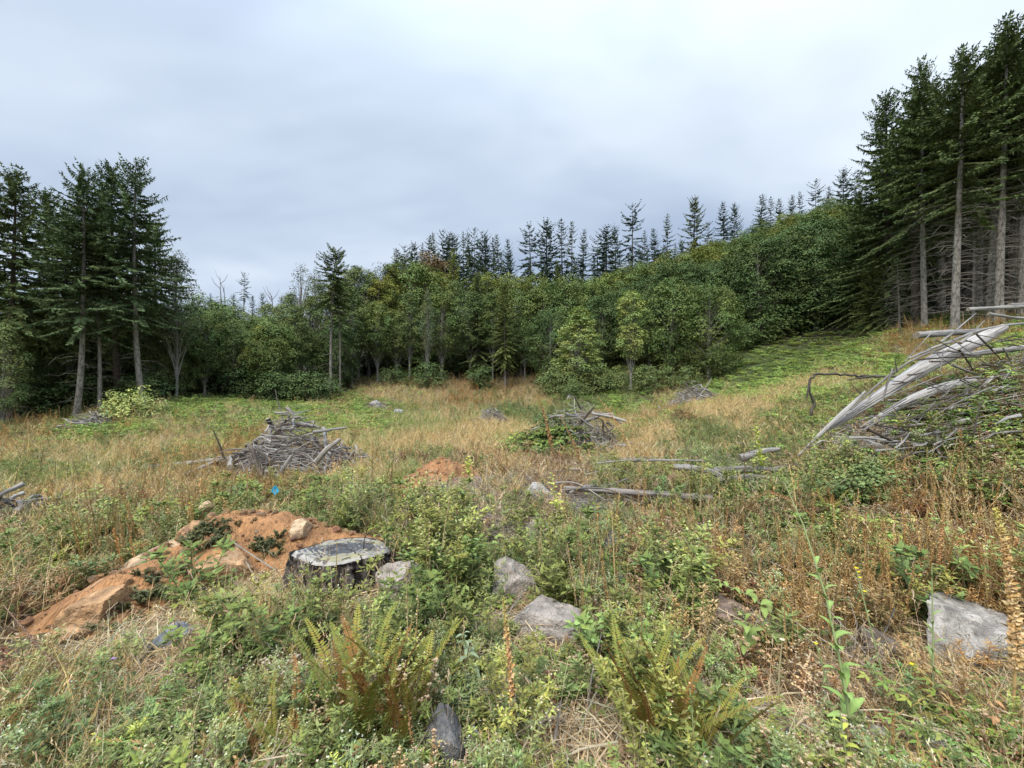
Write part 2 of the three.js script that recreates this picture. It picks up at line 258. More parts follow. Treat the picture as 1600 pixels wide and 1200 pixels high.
function conifer(seed, o) {
  const R = rng(seed), H = o.H, T = new MB(), C = new MB(), D = new MB(), pts = [], rs = [], lx = (R() - 0.5) * 0.05, lz = (R() - 0.5) * 0.05, wob = R() * 6;
  for (let k = 0; k <= 26; k++) {
    const t = k / 26, sw = (o.sweep ?? 0) * ((1 - t) ** 7);
    pts.push([lx * t * H * t + sw + Math.sin(t * 5 + wob) * 0.06, t * H, lz * t * H * t + Math.cos(t * 4 + wob) * 0.06]);
    rs.push(o.r * ((1 - t) ** 0.85) + 0.018 + o.r * 0.5 * Math.exp(-t * H / 0.35));
  }
  T.tube(pts, rs, 10, o.bark ?? brownBark, { uw: 2, vl: 0.6, bump: (t, a) => 1 + 0.06 * noise3(Math.cos(a) * 2, t * 40, Math.sin(a) * 2 + seed) });
  const y0 = H * o.base;
  let y = y0;
  while (y < H - 0.12) {
    const u = (y - y0) / (H - y0), prof = Math.pow(1 - u, o.taper ?? 0.8) * (0.55 + 0.45 * smooth(0, 0.18, u)), n = 3 + Math.floor(R() * 3);
    const a0 = R() * 6.28;
    for (let b = 0; b < n; b++) {
      if (R() < (o.gaps ?? 0.06)) continue;
      const L = o.R * 1.4 * prof * (0.6 + R() * 0.6) + 0.2, az = a0 + b / n * 6.28 + (R() - 0.5) * 0.9, el = lerp(-0.3, 0.7, Math.pow(u, 1.3)) + (R() - 0.5) * 0.55;
      const d = [Math.cos(az), 0, Math.sin(az)], o0 = pathAt(pts, y / H), bp = [];
      for (let s = 0; s <= 5; s++) { const q = s / 5; bp.push([o0[0] + d[0] * L * q, o0[1] + L * (Math.tan(el) * q - 0.35 * (1 - u) * (o.droop ?? 1) * q * q + 0.2 * q ** 4), o0[2] + d[2] * L * q]); }
      if (L > 0.5) C.tube(bp, [0.022, 0.018, 0.014, 0.01, 0.007, 0.004].map((r) => r * Math.sqrt(L)), 3, [1.6, 1.1, 0.9]);
      const step = o.step ?? 0.14, nS = Math.max(3, Math.ceil(L / step)), side0 = norm(cross(d, [0, 1, 0])), shade = 0.75 + R() * 0.5;
      for (let k = 0; k <= nS; k++) {
        const s = 0.1 + 0.9 * k / nS, q = pathAt(bp, s), fd = norm(sub(pathAt(bp, Math.min(1, s + 0.1)), pathAt(bp, Math.max(0, s - 0.1))));
        for (const sg of [-1, 1]) {
          const l = (0.15 + (o.step ? 0.25 : 0.19) * Math.min(L, 2.6) * (1.12 - s)) * (0.7 + R() * 0.6), dd = norm([fd[0] * 0.8 + side0[0] * sg * 0.8, fd[1] * 0.8 - 0.12 - R() * 0.3, fd[2] * 0.8 + side0[2] * sg * 0.8]);
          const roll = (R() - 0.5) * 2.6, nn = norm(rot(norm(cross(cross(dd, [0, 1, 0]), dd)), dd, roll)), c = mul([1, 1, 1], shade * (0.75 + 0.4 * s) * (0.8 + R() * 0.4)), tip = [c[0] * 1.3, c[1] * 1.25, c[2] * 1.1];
          const w = (o.w ?? 0.11) * (0.8 + R() * 0.5);
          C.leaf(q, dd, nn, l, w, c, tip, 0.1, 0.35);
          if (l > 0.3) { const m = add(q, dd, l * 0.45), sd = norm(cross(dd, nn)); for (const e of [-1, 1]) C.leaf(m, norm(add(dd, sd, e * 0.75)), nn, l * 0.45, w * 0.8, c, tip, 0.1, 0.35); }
        }
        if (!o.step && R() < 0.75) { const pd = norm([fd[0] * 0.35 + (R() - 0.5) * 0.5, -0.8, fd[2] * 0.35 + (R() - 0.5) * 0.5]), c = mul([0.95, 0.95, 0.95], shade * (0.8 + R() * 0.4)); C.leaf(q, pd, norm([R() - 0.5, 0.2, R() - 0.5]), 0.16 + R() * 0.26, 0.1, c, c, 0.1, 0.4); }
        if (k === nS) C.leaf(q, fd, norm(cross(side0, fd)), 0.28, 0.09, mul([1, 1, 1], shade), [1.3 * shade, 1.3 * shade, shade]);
      }
    }
    y += (o.whorl ?? 0.34) * lerp(1.1, 0.75, u) * (0.8 + R() * 0.4);
  }
  C.leaf([...pathAt(pts, 0.985)], [0, 1, 0], [1, 0, 0], 0.6, 0.07, [1, 1, 1]);
  const dn = o.dead ?? 0;                         // bare grey branches below the living crown
  for (let k = 0; k < dn; k++) {
    const yy = lerp(H * (o.deadFrom ?? 0.06), y0 * 1.15, Math.pow(k / dn, 0.9)), az = R() * 6.28, L = (0.5 + R() * 1.7) * (o.deadL ?? 1), o0 = pathAt(pts, yy / H), d = [Math.cos(az), 0, Math.sin(az)], bp = [];
    for (let s = 0; s <= 5; s++) { const q = s / 5; bp.push([o0[0] + d[0] * L * q + (R() - 0.5) * 0.05, o0[1] + L * (0.12 * q - 0.45 * q * q * (0.4 + R() * 0.8)), o0[2] + d[2] * L * q + (R() - 0.5) * 0.05]); }
    D.tube(bp, [0.022, 0.018, 0.014, 0.011, 0.008, 0.004], 3, mul(deadGrey, 0.7 + R() * 0.6));
    const sd = norm(cross(d, [0, 1, 0]));
    for (let s = 1; s < 5; s++) for (const sg of [-1, 1]) if (R() < 0.6) { const q = bp[s], l = 0.2 + R() * 0.4; D.tube([q, add(add(q, d, l * 0.6), [sd[0] * sg * l * 0.6, -0.12 * l, sd[2] * sg * l * 0.6])], [0.006, 0.002], 3, mul(deadGrey, 0.6 + R() * 0.6)); }
  }
  return { H, trunk: T.geo(), crown: C.geo(), dead: dn ? D.geo() : null };
}

function broadleaf(seed, o) {
  const R = rng(seed), H = o.H, T = new MB(), C = new MB(), lobes = [], y0 = H * o.base, cy = (H + y0) / 2, ry = (H - y0) / 2;
  const N = o.lobes;
  for (let k = 0; k < N; k++) {
    const f = (k + 0.5) / N, v = 1 - 2 * f, az = k * 2.39996 + R() * 0.7, hr = Math.sqrt(1 - v * v), sh = o.shape ? o.shape((v + 1) / 2) : 1, k2 = 0.55 + R() * 0.3;
    lobes.push({ c: [Math.cos(az) * hr * o.R * k2 * sh, cy + v * ry * 0.82, Math.sin(az) * hr * o.R * k2 * sh], r: (o.lobeR ?? 0.42) * o.R * (0.7 + R() * 0.6) * (0.6 + 0.4 * sh) });
  }
  const top = [(R() - 0.5) * 0.4, H * 0.9, (R() - 0.5) * 0.4], tp = [], tr = [];
  for (let k = 0; k <= 12; k++) { const t = k / 12; tp.push([top[0] * t * t + Math.sin(t * 5 + seed) * 0.12 * t, t * H * 0.9, top[2] * t * t + Math.cos(t * 4 + seed) * 0.12 * t]); tr.push(o.r * (1 - t) ** 0.8 + 0.02 + o.r * 0.5 * Math.exp(-t * H * 0.9 / 0.3)); }
  T.tube(tp, tr, 8, o.bark ?? greyBark, { uw: 2, vl: 0.6 });
  for (const l of lobes) { const t0 = clamp((l.c[1] / H - 0.25) / 0.9, 0.12, 0.85), s = pathAt(tp, t0), m = add(mul(add(s, l.c), 0.5), [0, 0.1, 0], 1); T.tube([s, m, l.c], [o.r * 0.38 * (1 - t0) + 0.025, o.r * 0.22 * (1 - t0) + 0.018, 0.01], 5, o.bark ?? greyBark); }
  const per = Math.ceil(o.n / N / o.spray);
  for (const l of lobes) {
    const shade = 0.82 + R() * 0.36, warm = (R() - 0.5) * 0.25;
    for (let k = 0; k < per; k++) {
      let d = norm([R() * 2 - 1, (R() * 2 - 1) * 0.9 + 0.25, R() * 2 - 1]);
      const q = add(l.c, d, l.r * (0.55 + 0.55 * R())), out = norm(add(d, [q[0], (q[1] - cy) * 0.5, q[2]], 0.6 / o.R));
      const nrm = norm([out[0] * 0.55 + (R() - 0.5) * 0.5, 0.75, out[2] * 0.55 + (R() - 0.5) * 0.5]), t1 = norm(cross(nrm, [R() - 0.5, 0.2, R() - 0.5])), t2 = cross(nrm, t1), c1 = shade * (0.8 + R() * 0.4);
      for (let j = 0; j < o.spray; j++) {
        const a = R() * 6.28, rr = Math.sqrt(R()) * o.sprayR, p = add(add(add(q, t1, Math.cos(a) * rr), t2, Math.sin(a) * rr), nrm, -rr * rr * 0.5 / o.sprayR + (R() - 0.5) * 0.08);
        const ld = norm([Math.cos(a) * t1[0] + Math.sin(a) * t2[0] + (R() - 0.5) * 0.9, Math.cos(a) * t1[1] + Math.sin(a) * t2[1] - 0.3 + (R() - 0.5) * 0.4, Math.cos(a) * t1[2] + Math.sin(a) * t2[2] + (R() - 0.5) * 0.9]);
        const ln = norm(add(nrm, [R() - 0.5, R() - 0.5, R() - 0.5], 0.9)), b = c1 * (0.75 + R() * 0.5), y = warm + (R() - 0.5) * 0.2, c = [b * (1 + y), b, b * (1 - y * 0.5)];
        C.leaf(p, ld, ln, o.leaf * (0.7 + R() * 0.6), o.leaf * (o.narrow ?? 0.75) * (0.7 + R() * 0.5), c, c, 0.2, 0.45);
      }
    }
  }
  return { H, trunk: T.geo(), crown: C.geo(), dead: null };
}
const dark = [0.13, 0.11, 0.09];
const protos = {
  firA: conifer(1, { H: 20, base: 0.36, R: 3.2, r: 0.2, sweep: 0.55, bark: greyBark, dead: 26, gaps: 0.1 }),
  firB: conifer(2, { H: 20, base: 0.36, R: 3.4, r: 0.24, bark: brownBark, dead: 30, gaps: 0.08 }),
  firC: conifer(3, { H: 20, base: 0.1, R: 3.6, r: 0.26, bark: brownBark, dead: 6 }),
  firD: conifer(4, { H: 20, base: 0.5, R: 2.7, r: 0.2, bark: greyBark, dead: 90, deadL: 1.3 }),
  firE: conifer(5, { H: 20, base: 0.44, R: 3.1, r: 0.23, bark: greyBark, dead: 110, deadL: 1.4 }),
  firF: conifer(6, { H: 20, base: 0.02, R: 4.0, r: 0.25, bark: brownBark, taper: 0.7, droop: 1.3 }),
  bare: conifer(7, { H: 20, base: 0.62, R: 2.2, r: 0.15, bark: greyBark, dead: 40, deadL: 0.8, taper: 0.6, gaps: 0.2 }),
  slim: conifer(8, { H: 16, base: 0.22, R: 1.5, r: 0.12, bark: greyBark, dead: 20, droop: 1.8, taper: 0.5, deadL: 0.8 }),
  dying: conifer(9, { H: 14, base: 0.75, R: 1.5, r: 0.15, bark: deadGrey, dead: 130, deadL: 1.7, deadFrom: 0.02, gaps: 0.5 }),
  farA: conifer(11, { H: 24, base: 0.25, R: 3.3, r: 0.25, step: 0.3, w: 0.24, whorl: 0.7, gaps: 0.15, dead: 8 }),
  farB: conifer(12, { H: 24, base: 0.3, R: 2.6, r: 0.22, step: 0.3, w: 0.24, whorl: 0.8, gaps: 0.2, dead: 10 }),
  farC: conifer(13, { H: 24, base: 0.2, R: 3.9, r: 0.28, step: 0.3, w: 0.26, whorl: 0.8, gaps: 0.12, taper: 0.65 }),
  farD: conifer(14, { H: 24, base: 0.5, R: 2.9, r: 0.22, step: 0.3, w: 0.22, whorl: 0.9, gaps: 0.3, dead: 10, taper: 0.5 }),
  mapleA: broadleaf(21, { H: 13, base: 0.08, R: 4.6, r: 0.25, lobes: 40, n: 24000, spray: 14, sprayR: 0.5, leaf: 0.19, lobeR: 0.34 }),
  mapleB: broadleaf(22, { H: 13, base: 0.1, R: 4.2, r: 0.24, lobes: 34, n: 21000, spray: 14, sprayR: 0.55, leaf: 0.2, lobeR: 0.36 }),
  mapleC: broadleaf(23, { H: 13, base: 0.06, R: 5.0, r: 0.28, lobes: 48, n: 25000, spray: 16, sprayR: 0.5, leaf: 0.18, lobeR: 0.3 }),
  mapleD: broadleaf(33, { H: 14, base: 0.3, R: 3.8, r: 0.2, lobes: 34, n: 17000, spray: 12, sprayR: 0.45, leaf: 0.18, lobeR: 0.33, bark: paleBark }),
  alderC: broadleaf(34, { H: 15, base: 0.34, R: 2.9, r: 0.14, lobes: 34, n: 11000, spray: 10, sprayR: 0.4, leaf: 0.16, lobeR: 0.3, bark: paleBark, shape: (t) => 1.1 - 0.6 * t }),
  alderA: broadleaf(24, { H: 15, base: 0.22, R: 3.1, r: 0.16, lobes: 26, n: 13000, spray: 9, sprayR: 0.42, leaf: 0.16, lobeR: 0.32, bark: paleBark, shape: (t) => 1.05 - 0.55 * t }),
  alderB: broadleaf(25, { H: 15, base: 0.15, R: 3.5, r: 0.17, lobes: 32, n: 14000, spray: 9, sprayR: 0.45, leaf: 0.16, lobeR: 0.3, bark: paleBark, shape: (t) => 1 - 0.4 * t }),
  airy: broadleaf(26, { H: 15, base: 0.3, R: 2.7, r: 0.1, lobes: 36, n: 6500, spray: 6, sprayR: 0.4, leaf: 0.16, lobeR: 0.3, bark: paleBark, shape: (t) => 1.1 - 0.8 * t }),
  bareTop: broadleaf(29, { H: 15, base: 0.35, R: 2.4, r: 0.09, lobes: 34, n: 1300, spray: 6, sprayR: 0.35, leaf: 0.15, lobeR: 0.25, bark: paleBark, shape: (t) => 1.1 - 0.7 * t }),
  birchA: broadleaf(27, { H: 11, base: 0.06, R: 2.3, r: 0.1, lobes: 70, n: 18000, spray: 8, sprayR: 0.24, leaf: 0.11, lobeR: 0.22, bark: paleBark, shape: (t) => 1.25 - 0.95 * t }),
  birchB: broadleaf(28, { H: 11, base: 0.25, R: 1.5, r: 0.09, lobes: 46, n: 12000, spray: 8, sprayR: 0.24, leaf: 0.11, lobeR: 0.32, bark: paleBark, shape: (t) => 0.75 + 0.2 * Math.sin(t * 9) }),
  shrubA: broadleaf(31, { H: 3, base: 0.0, R: 1.9, r: 0.05, lobes: 18, n: 3200, spray: 8, sprayR: 0.3, leaf: 0.15, bark: dark }),
  shrubB: broadleaf(32, { H: 4, base: 0.0, R: 2.0, r: 0.05, lobes: 20, n: 3600, spray: 8, sprayR: 0.35, leaf: 0.18, bark: dark }),
};
const protoCache = new Map();
function tree(kind, tint, name) {
  const key = kind + tint;
  if (!protoCache.has(key)) {
    const p = protos[kind], g = new THREE.Group();
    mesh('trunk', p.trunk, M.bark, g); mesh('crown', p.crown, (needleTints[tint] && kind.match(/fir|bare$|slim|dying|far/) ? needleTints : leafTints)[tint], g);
    if (p.dead) mesh('dead_branches', p.dead, M.twig, g);
    protoCache.set(key, g);
  }
  const o = protoCache.get(key).clone(); o.name = numbered(name); scene.add(o); return o;
}
const TR = rng(77), tintWord = { deep: 'dark green', maple: 'mid green', alder: 'fresh green', olive: 'yellowish green', gold: 'pale yellow green', grey: 'greyish green', birch: 'lime green', brown: 'brown' };
// px: column of its foot, topPy: row its top reaches, d: distance
function grow(kind, tint, name, px, topPy, d, label, category, group, { wide = 1, sink = 0.15, turn } = {}) {
  const x = (px - 800) / F * d, z = -d, g = G(x, z) - sink, H = CAM + (600 - topPy) / F * d - g, s = H / protos[kind].H, o = tree(kind, tint, name);
  o.position.set(x, g, z); o.scale.set(s * wide, s, s * wide); o.rotation.y = turn ?? TR() * 6.28;
  return tag(o, label, category, group);
}
function growH(kind, tint, name, px, d, H, label, category, group, o2 = {}) { const x = (px - 800) / F * d, g = G(x, -d); return grow(kind, tint, name, px, 600 - (g + H - CAM) / d * F, d, label, category, group, o2); }

// stand of firs at the left edge
grow('firB', 'fir', 'fir_tree', 18, 268, 29, 'broad fir at the left end of the clearing, cut by the frame edge', 'fir tree');
grow('firA', 'blue', 'fir_tree', 131, 258, 30, 'tall fir with a pale bare trunk curved at its foot', 'fir tree', null, { turn: 3.3 });
grow('bare', 'fir', 'fir_tree', 155, 330, 31, 'thin pale fir trunk just right of the curved trunk', 'fir tree', null, { wide: 1.1 });
grow('firB', 'blue', 'fir_tree', 182, 262, 35, 'dark fir behind the pale trunks, second highest top of the left stand', 'fir tree');
grow('firA', 'blue', 'fir_tree', 211, 248, 32, 'highest fir of the left stand with a spiky top above the willow bush', 'fir tree', null, { turn: 1 });
grow('firB', 'fir', 'fir_tree', 76, 300, 40, 'dark fir between the leftmost broad fir and the curved trunk', 'fir tree');
grow('firC', 'fir', 'fir_tree', 160, 315, 45, 'dark fir deep behind the pale trunks of the left stand', 'fir tree');
grow('firB', 'fir', 'fir_tree', 245, 350, 42, 'lower fir on the right flank of the left stand', 'fir tree');
grow('alderB', 'alder', 'broadleaf_tree', 4, 500, 27, 'low fresh green broadleaf tree at the left frame edge', 'broadleaf tree');
grow('firB', 'fir', 'fir_tree', -50, 250, 31, 'fir just beyond the left frame edge', 'fir tree');
grow('firB', 'blue', 'fir_tree', 98, 330, 36, 'dense fir filling the space left of the curved trunk, lower than its neighbours', 'fir tree', null, { wide: 1.1 });
for (const [k, t, px, py, d] of [['alderC', 'alder', 75, 455, 33], ['alderA', 'alder', 108, 470, 34], ['mapleD', 'maple', 240, 470, 37], ['alderC', 'alder', 185, 480, 36], ['alderB', 'alder', 30, 470, 32]]) grow(k, t, 'broadleaf_tree', px, py, d, `${tintWord[t]} broadleaf tree standing among the pale trunks of the left firs`, 'broadleaf tree', 'broadleaf trees among the left firs');
grow('airy', 'grey', 'alder_tree', 276, 384, 36, 'sparse see-through alder right of the left fir stand', 'alder tree');
const leftWood = 'broadleaf trees under and beside the left firs';
for (const [k, t, px, py, d] of [['mapleA', 'deep', 60, 480, 34], ['mapleB', 'deep', 8, 505, 31], ['mapleC', 'deep', 112, 490, 40], ['mapleA', 'deep', 172, 500, 39], ['mapleB', 'deep', 232, 478, 40], ['mapleC', 'maple', 297, 468, 42], ['alderB', 'maple', 342, 478, 45],
  ['mapleA', 'maple', 392, 492, 46], ['alderB', 'alder', 438, 468, 48], ['mapleB', 'maple', 322, 462, 54], ['alderA', 'alder', 416, 466, 60], ['mapleC', 'maple', 360, 470, 66], ['mapleA', 'deep', 20, 450, 48], ['mapleC', 'deep', 130, 455, 52], ['mapleB', 'deep', 210, 455, 55], ['mapleB', 'deep', -60, 470, 33], ['mapleC', 'deep', 270, 490, 52], ['alderA', 'gold', 405, 500, 42], ['mapleC', 'maple', 470, 505, 48]])
  grow(k, t, 'broadleaf_tree', px, py, d, `${tintWord[t]} broadleaf tree in the ${d > 45 ? 'back' : 'front'} of the leafy edge beside the left firs`, 'broadleaf tree', leftWood);
for (const [k, t, px, py, d] of [['alderB', 'alder', 255, 485, 37], ['mapleD', 'maple', 320, 490, 40], ['alderB', 'alder', 365, 492, 42], ['mapleB', 'maple', 425, 495, 43], ['alderC', 'alder', 462, 470, 46], ['mapleA', 'maple', 285, 505, 39]]) grow(k, t, 'broadleaf_tree', px, py, d, `${tintWord[t]} broadleaf tree at the front between left firs and bare trunked fir`, 'broadleaf tree', 'broadleaf trees between the left firs and the bare trunked fir');
const bushGroup = 'dark shrubs along the foot of the wood';
for (let k = 0; k < 34; k++) { const px = -40 + k * 26 + TR() * 10; if (px > 545 && TR() < 0.72) continue; const d = px < 240 ? 33 + TR() * 3 : px < 520 ? 40 + TR() * 7 : 50 + TR() * 5; growH(k % 2 ? 'shrubA' : 'shrubB', 'deep', 'shrub', px, d, 1.4 + TR() * 2.2, 'dark green shrub at the foot of the wood edge', 'shrub', bushGroup, { wide: 1.3 }); }

for (let k = 0; k < 12; k++) growH(k % 2 ? 'shrubA' : 'shrubB', 'deep', 'shrub', 545 + k * 25, 61 + TR() * 4, 3 + TR() * 2, 'dark undergrowth bush in the shade behind the tree stems', 'shrub', 'dark undergrowth behind the tree stems', { wide: 1.5 });
// middle of the wood edge
grow('bareTop', 'grey', 'alder_tree', 472, 402, 50, 'alder with thin leafless twigs at its top, left of the bare fir trunk', 'alder tree');
grow('bareTop', 'grey', 'alder_tree', 495, 412, 55, 'thin alder close behind the twiggy one', 'alder tree');
grow('bare', 'fir', 'fir_tree', 516, 390, 46, 'narrow fir with a long bare pale trunk in the middle of the wood edge', 'fir tree', null, { wide: 1.25 });
grow('bare', 'fir', 'fir_tree', 532, 445, 46.5, 'thinner bare trunked fir right beside the long trunked one', 'fir tree', null, { wide: 0.9 });
const midWood = 'broadleaf trees in the middle of the wood edge';
for (const [k, t, px, py, d] of [['alderA', 'alder', 485, 455, 50], ['alderC', 'alder', 550, 440, 52], ['mapleD', 'maple', 590, 470, 54], ['alderA', 'alder', 577, 415, 60], ['alderB', 'gold', 605, 428, 60], ['mapleA', 'maple', 640, 405, 66], ['mapleC', 'olive', 655, 410, 72], ['alderC', 'alder', 640, 450, 55],
  ['mapleD', 'maple', 690, 455, 57], ['alderB', 'alder', 712, 430, 64], ['mapleD', 'deep', 735, 455, 58], ['alderC', 'maple', 770, 450, 57], ['mapleC', 'maple', 815, 452, 60], ['mapleA', 'olive', 760, 425, 76], ['mapleB', 'olive', 800, 428, 80], ['mapleB', 'maple', 850, 440, 58], ['mapleC', 'olive', 835, 428, 75], ['mapleD', 'alder', 620, 490, 55],
  ['alderC', 'maple', 665, 490, 56.5], ['mapleB', 'deep', 528, 500, 51], ['alderB', 'olive', 545, 412, 62], ['alderA', 'alder', 560, 405, 58], ['alderB', 'maple', 528, 425, 56], ['alderA', 'olive', 610, 405, 64], ['alderB', 'alder', 500, 430, 57], ['alderA', 'gold', 590, 425, 58], ['alderB', 'olive', 690, 420, 68], ['alderA', 'alder', 455, 450, 56], ['mapleC', 'deep', 860, 480, 52], ['mapleD', 'deep', 820, 490, 57], ['mapleA', 'deep', 942, 455, 54], ['mapleB', 'deep', 1015, 450, 52]])
  grow(k, t, 'broadleaf_tree', px, py, d, `${tintWord[t]} broadleaf tree in the ${d > 58 ? 'back' : 'front'} of the wood edge behind the low knoll`, 'broadleaf tree', midWood);
grow('mapleB', 'brown', 'broadleaf_tree', 673, 396, 84, 'brown leaved tree on the skyline before the dark conifers', 'broadleaf tree');
grow('farC', 'lime', 'conifer_tree', 707, 390, 80, 'pale yellow green conifer in front of the dark ridge conifers', 'conifer tree', null, { wide: 0.8 });
grow('firC', 'fir', 'fir_tree', 746, 428, 58, 'dark fir in the wood edge behind the right end of the knoll', 'fir tree');
grow('slim', 'olive', 'fir_tree', 789, 445, 53, 'slim drooping fir with a pale trunk at the right end of the knoll', 'fir tree', null, { wide: 1.1 });
grow('farA', 'olive', 'fir_tree', 872, 405, 72, 'greyish fir rising above the wood left of the two birches', 'fir tree');
grow('airy', 'grey', 'alder_tree', 668, 445, 53, 'thin pale stemmed alder standing in front of the wood above the knoll', 'alder tree', null, { wide: 0.6 });
grow('birchA', 'birch', 'birch_tree', 905, 470, 45, 'broad based pale green birch, left one of the two birches', 'birch tree', null, { wide: 1.75 });
grow('birchB', 'birch', 'birch_tree', 986, 446, 45, 'narrow pale green birch with a bare lower stem, right one of the two birches', 'birch tree', null, { wide: 1.35 });
grow('mapleA', 'maple', 'maple_tree', 1050, 432, 47, 'rounded maple directly right of the narrow birch', 'maple tree', null, { wide: 0.95 });
grow('mapleC', 'maple', 'maple_tree', 1108, 440, 44, 'large rounded maple leaning out over the grassy slope', 'maple tree', null, { wide: 0.95 });
const baseGroup = 'bright bushes at the foot of the birches';
for (const [px, d, h] of [[860, 45, 3.2], [885, 44, 3], [930, 44, 3.4], [955, 44.5, 2.6], [1010, 43, 3], [1040, 43.5, 2.6], [905, 42.5, 1.8], [890, 42, 1.8], [1075, 42.5, 2.4], [1130, 43, 2.6]]) growH(px % 2 ? 'shrubA' : 'shrubB', 'alder', 'bush', px, d, h, 'bright green bush at the foot of the birches', 'bush', baseGroup);

// maples covering the hillside on the right
const hill = 'maples covering the right hillside';
const HR = rng(5);
for (const d of [52, 57, 63, 70, 78, 86]) for (let px = 850; px < 1400; px += 2400 / d * (0.8 + HR() * 0.4)) {
  const x = (px - 800) / F * d, edge = 1170;
  if (d < 56 && px < edge - 20) continue;
  if (px > 1345 && d > 62) continue;
  if (px < 960 && d < 60) continue;
  growH(['mapleA', 'mapleB', 'mapleC'][Math.floor(HR() * 3)], d > 66 ? (HR() < 0.6 ? 'olive' : 'maple') : d > 58 ? (HR() < 0.3 ? 'olive' : 'maple') : 'deep', 'maple_tree', px + (HR() - 0.5) * 10, d + (HR() - 0.5) * 3, (d > 66 ? 8.5 : 10) + HR() * 3.5, 'maple tree in the unbroken leafy canopy of the right hillside', 'maple tree', hill);
}
for (const [px, d, h] of [[1160, 49.5, 3], [1190, 50.5, 3.5], [1220, 51.5, 4], [1255, 51.5, 4.5], [1290, 50.5, 4], [1320, 49.5, 4]]) growH('shrubB', 'deep', 'shrub', px, d, h, 'dark shrub under the maples at the top of the grassy slope', 'shrub', 'dark shrubs under the hillside maples', { wide: 1.3 });

// conifers along the ridge
const ridge = 'dark conifers standing along the ridge';
const RT = [[622, 388], [634, 386], [650, 382], [661, 380], [672, 370], [682, 365], [693, 362], [702, 366], [712, 368], [724, 362], [733, 364], [742, 360], [752, 362], [760, 368], [773, 374], [783, 366], [793, 372],
  [831, 352], [853, 345], [880, 342], [893, 347], [910, 360], [932, 370], [948, 355], [962, 355], [1008, 362], [1024, 355], [1107, 350]];
const farK = ['farA', 'farB', 'farC', 'farD'];
RT.forEach(([px, py], i) => { const o = grow(farK[(i * 7 + (i >> 2)) % 4], i % 5 ? 'far' : 'fir', 'conifer_tree', px, py, 108 + TR() * 20, 'dark pointed conifer in the row along the ridge', 'conifer tree', ridge, { wide: 0.75 + TR() * 0.6 }); o.rotation.z = (TR() - 0.5) * 0.07; });
for (let i = 0; i < 40; i++) { const px = i < 18 ? 618 + i * 10 : 825 + (i - 18) * 14; grow(farK[i % 3], 'far', 'conifer_tree', px + TR() * 8, (px < 810 ? 392 : 395 - Math.max(0, px - 900) * 0.12) + TR() * 14, 125 + TR() * 12, 'dark pointed conifer in the row along the ridge', 'conifer tree', ridge, { wide: 0.7 + TR() * 0.7 }); }
grow('farD', 'far', 'conifer_tree', 987, 321, 106, 'tall conifer with a broad ragged crown and bare stem on the ridge', 'conifer tree', null, { wide: 1.15 });
grow('farC', 'olive', 'conifer_tree', 1084, 309, 104, 'broad pointed conifer, largest on the ridge', 'conifer tree', null, { wide: 1 });
grow('farB', 'olive', 'conifer_tree', 1042, 336, 106, 'pale conifer on the ridge left of the broadest one', 'conifer tree');
grow('farA', 'far', 'conifer_tree', 1132, 316, 104, 'left one of two conifers paired on the ridge', 'conifer tree');
grow('farC', 'far', 'conifer_tree', 1147, 319, 104, 'right one of two conifers paired on the ridge', 'conifer tree', null, { wide: 0.8 });
for (const [px, py] of [[1188, 303], [1205, 308], [1220, 310], [1236, 306], [1249, 300], [1275, 284], [1297, 292], [1318, 266], [1335, 270]]) grow(farK[(px | 0) % 4], 'far', 'conifer_tree', px, py, 100, 'small conifer showing over the maple canopy high on the right', 'conifer tree', 'conifers topping the right hillside');
// far beyond the gap on the left
grow('farD', 'far', 'conifer_tree', 381, 427, 150, 'lone conifer on the skyline in the gap left of the centre', 'conifer tree');
for (const [px, py] of [[300, 462], [330, 458], [365, 460], [395, 462], [410, 458], [440, 464], [455, 460]]) grow(farK[px % 3], 'far', 'conifer_tree', px, py, 150, 'distant conifer in the skyline gap beside the lone conifer', 'conifer tree', 'distant conifers in the skyline gap');
{
  const sg = (seed, H, n) => { const R = rng(seed), mb = new MB(), br = new MB(), tp = []; for (let k = 0; k <= 8; k++) tp.push([Math.sin(k * 0.7 + seed) * 0.15, k / 8 * H, Math.cos(k + seed) * 0.1]); mb.tube(tp, tp.map((_, k) => 0.4 * (1 - k / 8.6)), 7, deadGrey); for (let k = 0; k < n; k++) { const q = pathAt(tp, 0.55 + R() * 0.42), a = R() * 6.28, l = 1 + R() * 3; br.tube([q, add(q, [Math.cos(a) * l * 0.5, l * 0.5, Math.sin(a) * l * 0.5]), add(q, [Math.cos(a) * l * 0.8, l * 1.2, Math.sin(a) * l * 0.8])], [0.12, 0.08, 0.03], 4, deadGrey); } return [mb.geo(), br.geo()]; };
  for (const [px, py, n, l] of [[345, 434, 3, 'tall broken dead trunk on the skyline in the left gap'], [351, 446, 3, 'shorter dead trunk beside the tall broken one'], [425, 452, 9, 'dead forked treetop on the skyline left of the twiggy alder']]) {
    const d = 140, x = (px - 800) / F * d, g = G(x, -d), H = CAM + (600 - py) / F * d - g, t = thing('dead_tree', l, 'dead tree', [x, g, -d]); const [a, b] = sg(px, H * (n > 5 ? 0.85 : 1), n); mesh('trunk', a, M.bark, t); mesh('branches', b, M.twig, t);
  }
}

